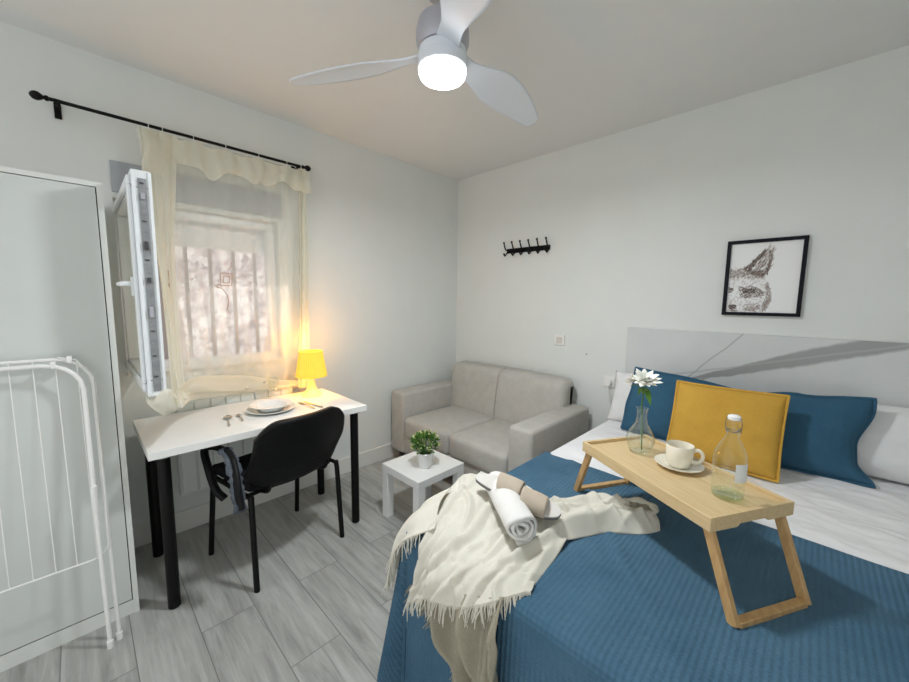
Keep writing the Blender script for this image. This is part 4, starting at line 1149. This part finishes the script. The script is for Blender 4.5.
# lower layer hanging to the floor in folds
low = [
 [(1.700, -1.945, .46), (1.80, -1.945, .53), (1.90, -1.95, .565), (1.99, -1.945, .60), (2.050, -1.925, .625)],
 [(1.765, -1.965, .445), (1.85, -1.950, .48), (1.93, -1.975, .51), (2.00, -1.950, .535), (2.058, -1.955, .55)],
 [(1.862, -1.960, .395), (1.90, -1.975, .41), (1.96, -1.955, .43), (2.02, -1.980, .45), (2.068, -1.955, .47)],
 [(1.940, -1.960, .33), (1.97, -1.980, .33), (2.00, -1.960, .33), (2.04, -1.98, .33), (2.078, -1.96, .33)],
 [(1.985, -1.960, .09), (2.00, -1.980, .09), (2.03, -1.960, .10), (2.06, -1.98, .10), (2.085, -1.96, .10)]]
lf = patchfn(low)
def lowf(u, v):
    p = lf(u, v)
    w = .024 * (1 - abs(math.sin(u * 8.5 + 1.5 * math.sin(v * 3.4 + .5)))) ** 1.2 * 2 * min(1, v * 3 + .1) - .02 * min(1, v * 3) + .010 * math.sin(u * 31 + v * 5) * min(1, v * 2) + .012 * abs(noise.noise(Vector((u * 4 + v * 2, v * 4, 3))))
    return p + Vector((0, -1, 0)) * (w + .004)
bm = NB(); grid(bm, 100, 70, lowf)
obj('lower_fold', bm, M['throw_under_shaded'], th, world=True, angle=180, solid=.004, off=0)
# fringes
rs = random.Random(4)
def fringe(edge, n, ln, out_, mtl, sag=1):
    bm = NB()
    for i in range(n):
        p = Vector(edge(i / (n - 1))); l_ = ln * rs.uniform(.6, 1.15)
        sw = Vector((rs.uniform(-.4, .4), rs.uniform(-.2, .2), 0)) * l_ + Vector(out_) * l_ * rs.uniform(.3, 1)
        q1 = p + sw * .35 + Vector((0, 0, -.35 * l_ * sag)); q2 = p + sw * .8 + Vector((rs.uniform(-.1, .1) * l_, 0, -.95 * l_ * sag))
        tube(bm, catmull([p, q1, q2], 3), [.0022, .0020, .0019, .0018, .0017, .0014, .0010][:7], 5)
    return bm
bm = fringe(lambda t: mainf(t, 1.0), 120, .05, (0, -.25, 0), None)
b2 = fringe(lambda t: flapf(.15 + .85 * t, 1.0), 50, .055, (-.25, -.15, 0), None)
me = bpy.data.meshes.new('t'); b2.to_mesh(me); bm.from_mesh(me); b2.free()
b2 = fringe(lambda t: flapf(1.0, t), 22, .035, (-.3, -.4, 0), None); b2.to_mesh(me); bm.from_mesh(me); b2.free()
fr = obj('fringe', bm, M['throw'], th, world=True); fr['kind'] = 'stuff'
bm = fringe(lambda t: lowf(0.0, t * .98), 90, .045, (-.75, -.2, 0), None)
fr = obj('fringe', bm, M['throw_under_shaded'], th, world=True); fr['kind'] = 'stuff'

# ------------------------------------------------------------------ rolled towel
tw = thing('rolled_towel', 'rolled white towel lying on the cream throw', 'towel', (1.88, -1.68, .655))
A_, B_ = Vector((1.765, -1.600, .702)), Vector((1.988, -1.762, .700))
d = (B_ - A_).normalized(); s_ = d.cross(Vector((0, 0, 1))).normalized(); u_ = Vector((0, 0, 1))
bm = NB()
def rollf(u, v):
    # spiral sheet
    turns = 3.1; a = v * turns * 2 * PI; r = .009 + .037 * v
    edge = .006 * math.sin(a * 1.7) + (.004 * math.sin(v * 40))
    c = A_ + (B_ - A_) * (u * 1.0) + d * edge * (1 if u > .5 else -1) * abs(u - .5) * 2
    rr = r * (1 + .03 * noise.noise(Vector((u * 5, a * .5, 2)))) 
    return c + s_ * math.cos(a - 1.9) * rr * 1.12 + u_ * math.sin(a - 1.9) * rr * .94
grid(bm, 30, 130, rollf)
obj('towel_roll', bm, M['towel'], tw, world=True, angle=180, solid=.009, off=0)

# ------------------------------------------------------------------ slippers
def slipper(label, loc, rot, sc=1):
    t = thing('slipper', label, 'slipper', loc, 0, 'pair of slippers'); t.rotation_euler = rot; t.scale = (.94, .94, .94)
    # local X heel->toe, length .235
    def outline(s):     # half widths along length
        return .037 * (math.sin(PI * min(max(s, .0), 1)) ** .38) * (1 + .16 * math.sin((s - .3) * 3.0))
    def solf(zz, k=1):
        def f(u, v):
            x = -.118 + .236 * v; w = outline(v) * k
            return Vector((x, (u * 2 - 1) * w, zz + .004 * (v - .3) ** 2))
        return f
    for nm, z0, th_, mt, k in (('sole', -.004, .013, M['slip_sole'], 1.0), ('insole', .0092, .005, M['slip_in'], .97)):
        bm = NB(); grid(bm, 12, 30, solf(z0, k)); bmesh.ops.remove_doubles(bm, verts=bm.verts, dist=1e-4)
        r = bmesh.ops.extrude_face_region(bm, geom=bm.faces[:])
        for v in [g for g in r['geom'] if isinstance(g, bmesh.types.BMVert)]: v.co.z += th_
        obj(nm, bm, mt, t, bevel=.0015)
    bm = NB()
    def strapf(u, v):
        s = .44 + .34 * v; a = PI * u; w = outline(s) * 1.03
        x = -.118 + .236 * s
        return Vector((x - .010 * math.sin(a) * (1 - v), math.cos(a) * w, .007 + math.sin(a) ** .8 * (.046 - .012 * v)))
    grid(bm, 24, 12, strapf)
    obj('strap', bm, M['slip'], t, solid=.004, off=0)
    return t
slipper('beige open-toe slipper resting in front, its sole edge visible', (1.925, -1.640, .706), (R(24), R(9), R(22)))
slipper('beige open-toe slipper on the towel behind the other slipper', (1.830, -1.636, .720), (R(20), R(6), R(18)))

# ------------------------------------------------------------------ ceiling fan
FX, FY = 1.500, -1.640
fn = thing('ceiling_fan', 'white three-blade ceiling fan with a round lit lamp', 'ceiling fan', (FX, FY, H))
obj('canopy', lathe([(0, -.0005), (.066, -.0005), (.066, -.030), (.055, -.055), (.020, -.065), (0, -.065)], 36), M['fan_metal'], fn)
obj('downrod', lathe([(0, -.06), (.013, -.06), (.013, -.13), (0, -.13)], 20), M['fan_metal'], fn)
obj('motor_housing', lathe([(0, -.115), (.050, -.120), (.088, -.145), (.096, -.175), (.096, -.215), (.088, -.235), (.080, -.238), (0, -.238)], 48), M['fan_metal'], fn)
obj('hub_plate', lathe([(0, -.238), (.086, -.240), (.088, -.262), (.084, -.268), (0, -.268)], 48), M['fan'], fn)
lk = obj('light_ring', lathe([(0, -.268), (.090, -.268), (.090, -.272), (.090, -.303), (.086, -.306), (0, -.306)], 48), M['fan'], fn)
obj('light_diffuser', lathe([(0, -.3065), (.0855, -.3065), (.0860, -.318), (.081, -.329), (.068, -.335), (.04, -.338), (0, -.339)], 48), M['fan_light'], fn)
for k, a in enumerate((R(209), R(91), R(-29))):
    bm = NB()
    def bladef(u, v):
        r = .070 + .575 * v
        # leading and trailing edge
        W = [.045, .040, .058, .080, .084, .078, .066, .048, .0]
        q = v * 8; i = min(int(q), 7); t0 = q - i
        hw = cr(W[max(i - 1, 0)], W[i], W[i + 1], W[min(i + 2, 8)], t0)
        if i == 7: hw = .048 * math.sqrt(max(0, 1 - (q - 7) ** 2))
        sweep = -.018 * math.sin(v * PI) + .012 * v
        s = (u * 2 - 1)
        tw_ = R(21) * (1 - .45 * v)
        y = sweep + s * hw * math.cos(tw_); z = -.250 - s * hw * math.sin(tw_) + .010 * (1 - s * s) * math.sin(PI * v) + .012 * v - .032 * v * v
        return Vector((r, y, z))
    grid(bm, 12, 44, bladef); bmesh.ops.remove_doubles(bm, verts=bm.verts, dist=1e-5)
    bm.transform(Matrix.Rotation(a, 4, 'Z'))
    obj('blade', bm, M['fan'], fn, solid=.006, off=0, angle=60)

# ------------------------------------------------------------------ light
def light(name, kind, loc, energy, col, rot=(0, 0, 0), size=.1, **k):
    l = bpy.data.lights.new(name, kind); l.energy = energy; l.color = col
    if kind == 'AREA': l.shape = 'DISK'; l.size = size
    elif kind == 'SUN': l.angle = size
    else: l.shadow_soft_size = size
    o = bpy.data.objects.new(name, l); C.objects.link(o); o.location = loc; o.rotation_euler = rot; o['kind'] = 'helper'
    return o
light('fan_lamp', 'AREA', (FX, FY, H - .345), 19, (.93, .97, 1), size=.17)
light('desk_lamp_bulb', 'POINT', (lx, ly, DZ + .20), 8.0, (1, .46, .08), size=.03)
light('desk_lamp_glow', 'POINT', (lx - .02, ly - .02, DZ + .33), 3.0, (1, .46, .08), size=.05)
light('garden_sun', 'SUN', (-3, -2, 4), 4.2, (1, .95, .9), (R(20), R(-50), 0), .05)

w = bpy.data.worlds.new('world'); bpy.context.scene.world = w; w.use_nodes = True
bg = w.node_tree.nodes['Background']; bg.inputs[0].default_value = (.97, .985, 1, 1); bg.inputs[1].default_value = 1.0

# ------------------------------------------------------------------ camera
fo, yaw, pitch, roll, cx, cy, cz_ = 367.8817, .7733, .11, .0133, 2.5523851, -2.6363856, 1.3694159
F = Vector((-math.sin(yaw) * math.cos(pitch), math.cos(yaw) * math.cos(pitch), -math.sin(pitch)))
Rt = F.cross(Vector((0, 0, 1))).normalized(); U = Rt.cross(F)
R2 = Rt * math.cos(roll) + U * math.sin(roll); U2 = -Rt * math.sin(roll) + U * math.cos(roll)
cam = bpy.data.cameras.new('camera'); co_ = bpy.data.objects.new('camera', cam); C.objects.link(co_)
co_.matrix_world = Matrix(((R2.x, U2.x, -F.x, cx), (R2.y, U2.y, -F.y, cy), (R2.z, U2.z, -F.z, cz_), (0, 0, 0, 1)))
cam.sensor_fit = 'HORIZONTAL'; cam.sensor_width = 36; cam.lens = 36 * fo / 909; cam.clip_start = .02
bpy.context.scene.camera = co_
sc = bpy.context.scene
sc.view_settings.view_transform = 'Standard'
sc.view_settings.look = 'None'
sc.view_settings.exposure = .16
sc.cycles.max_bounces = 10; sc.cycles.transparent_max_bounces = 24; sc.cycles.diffuse_bounces = 5
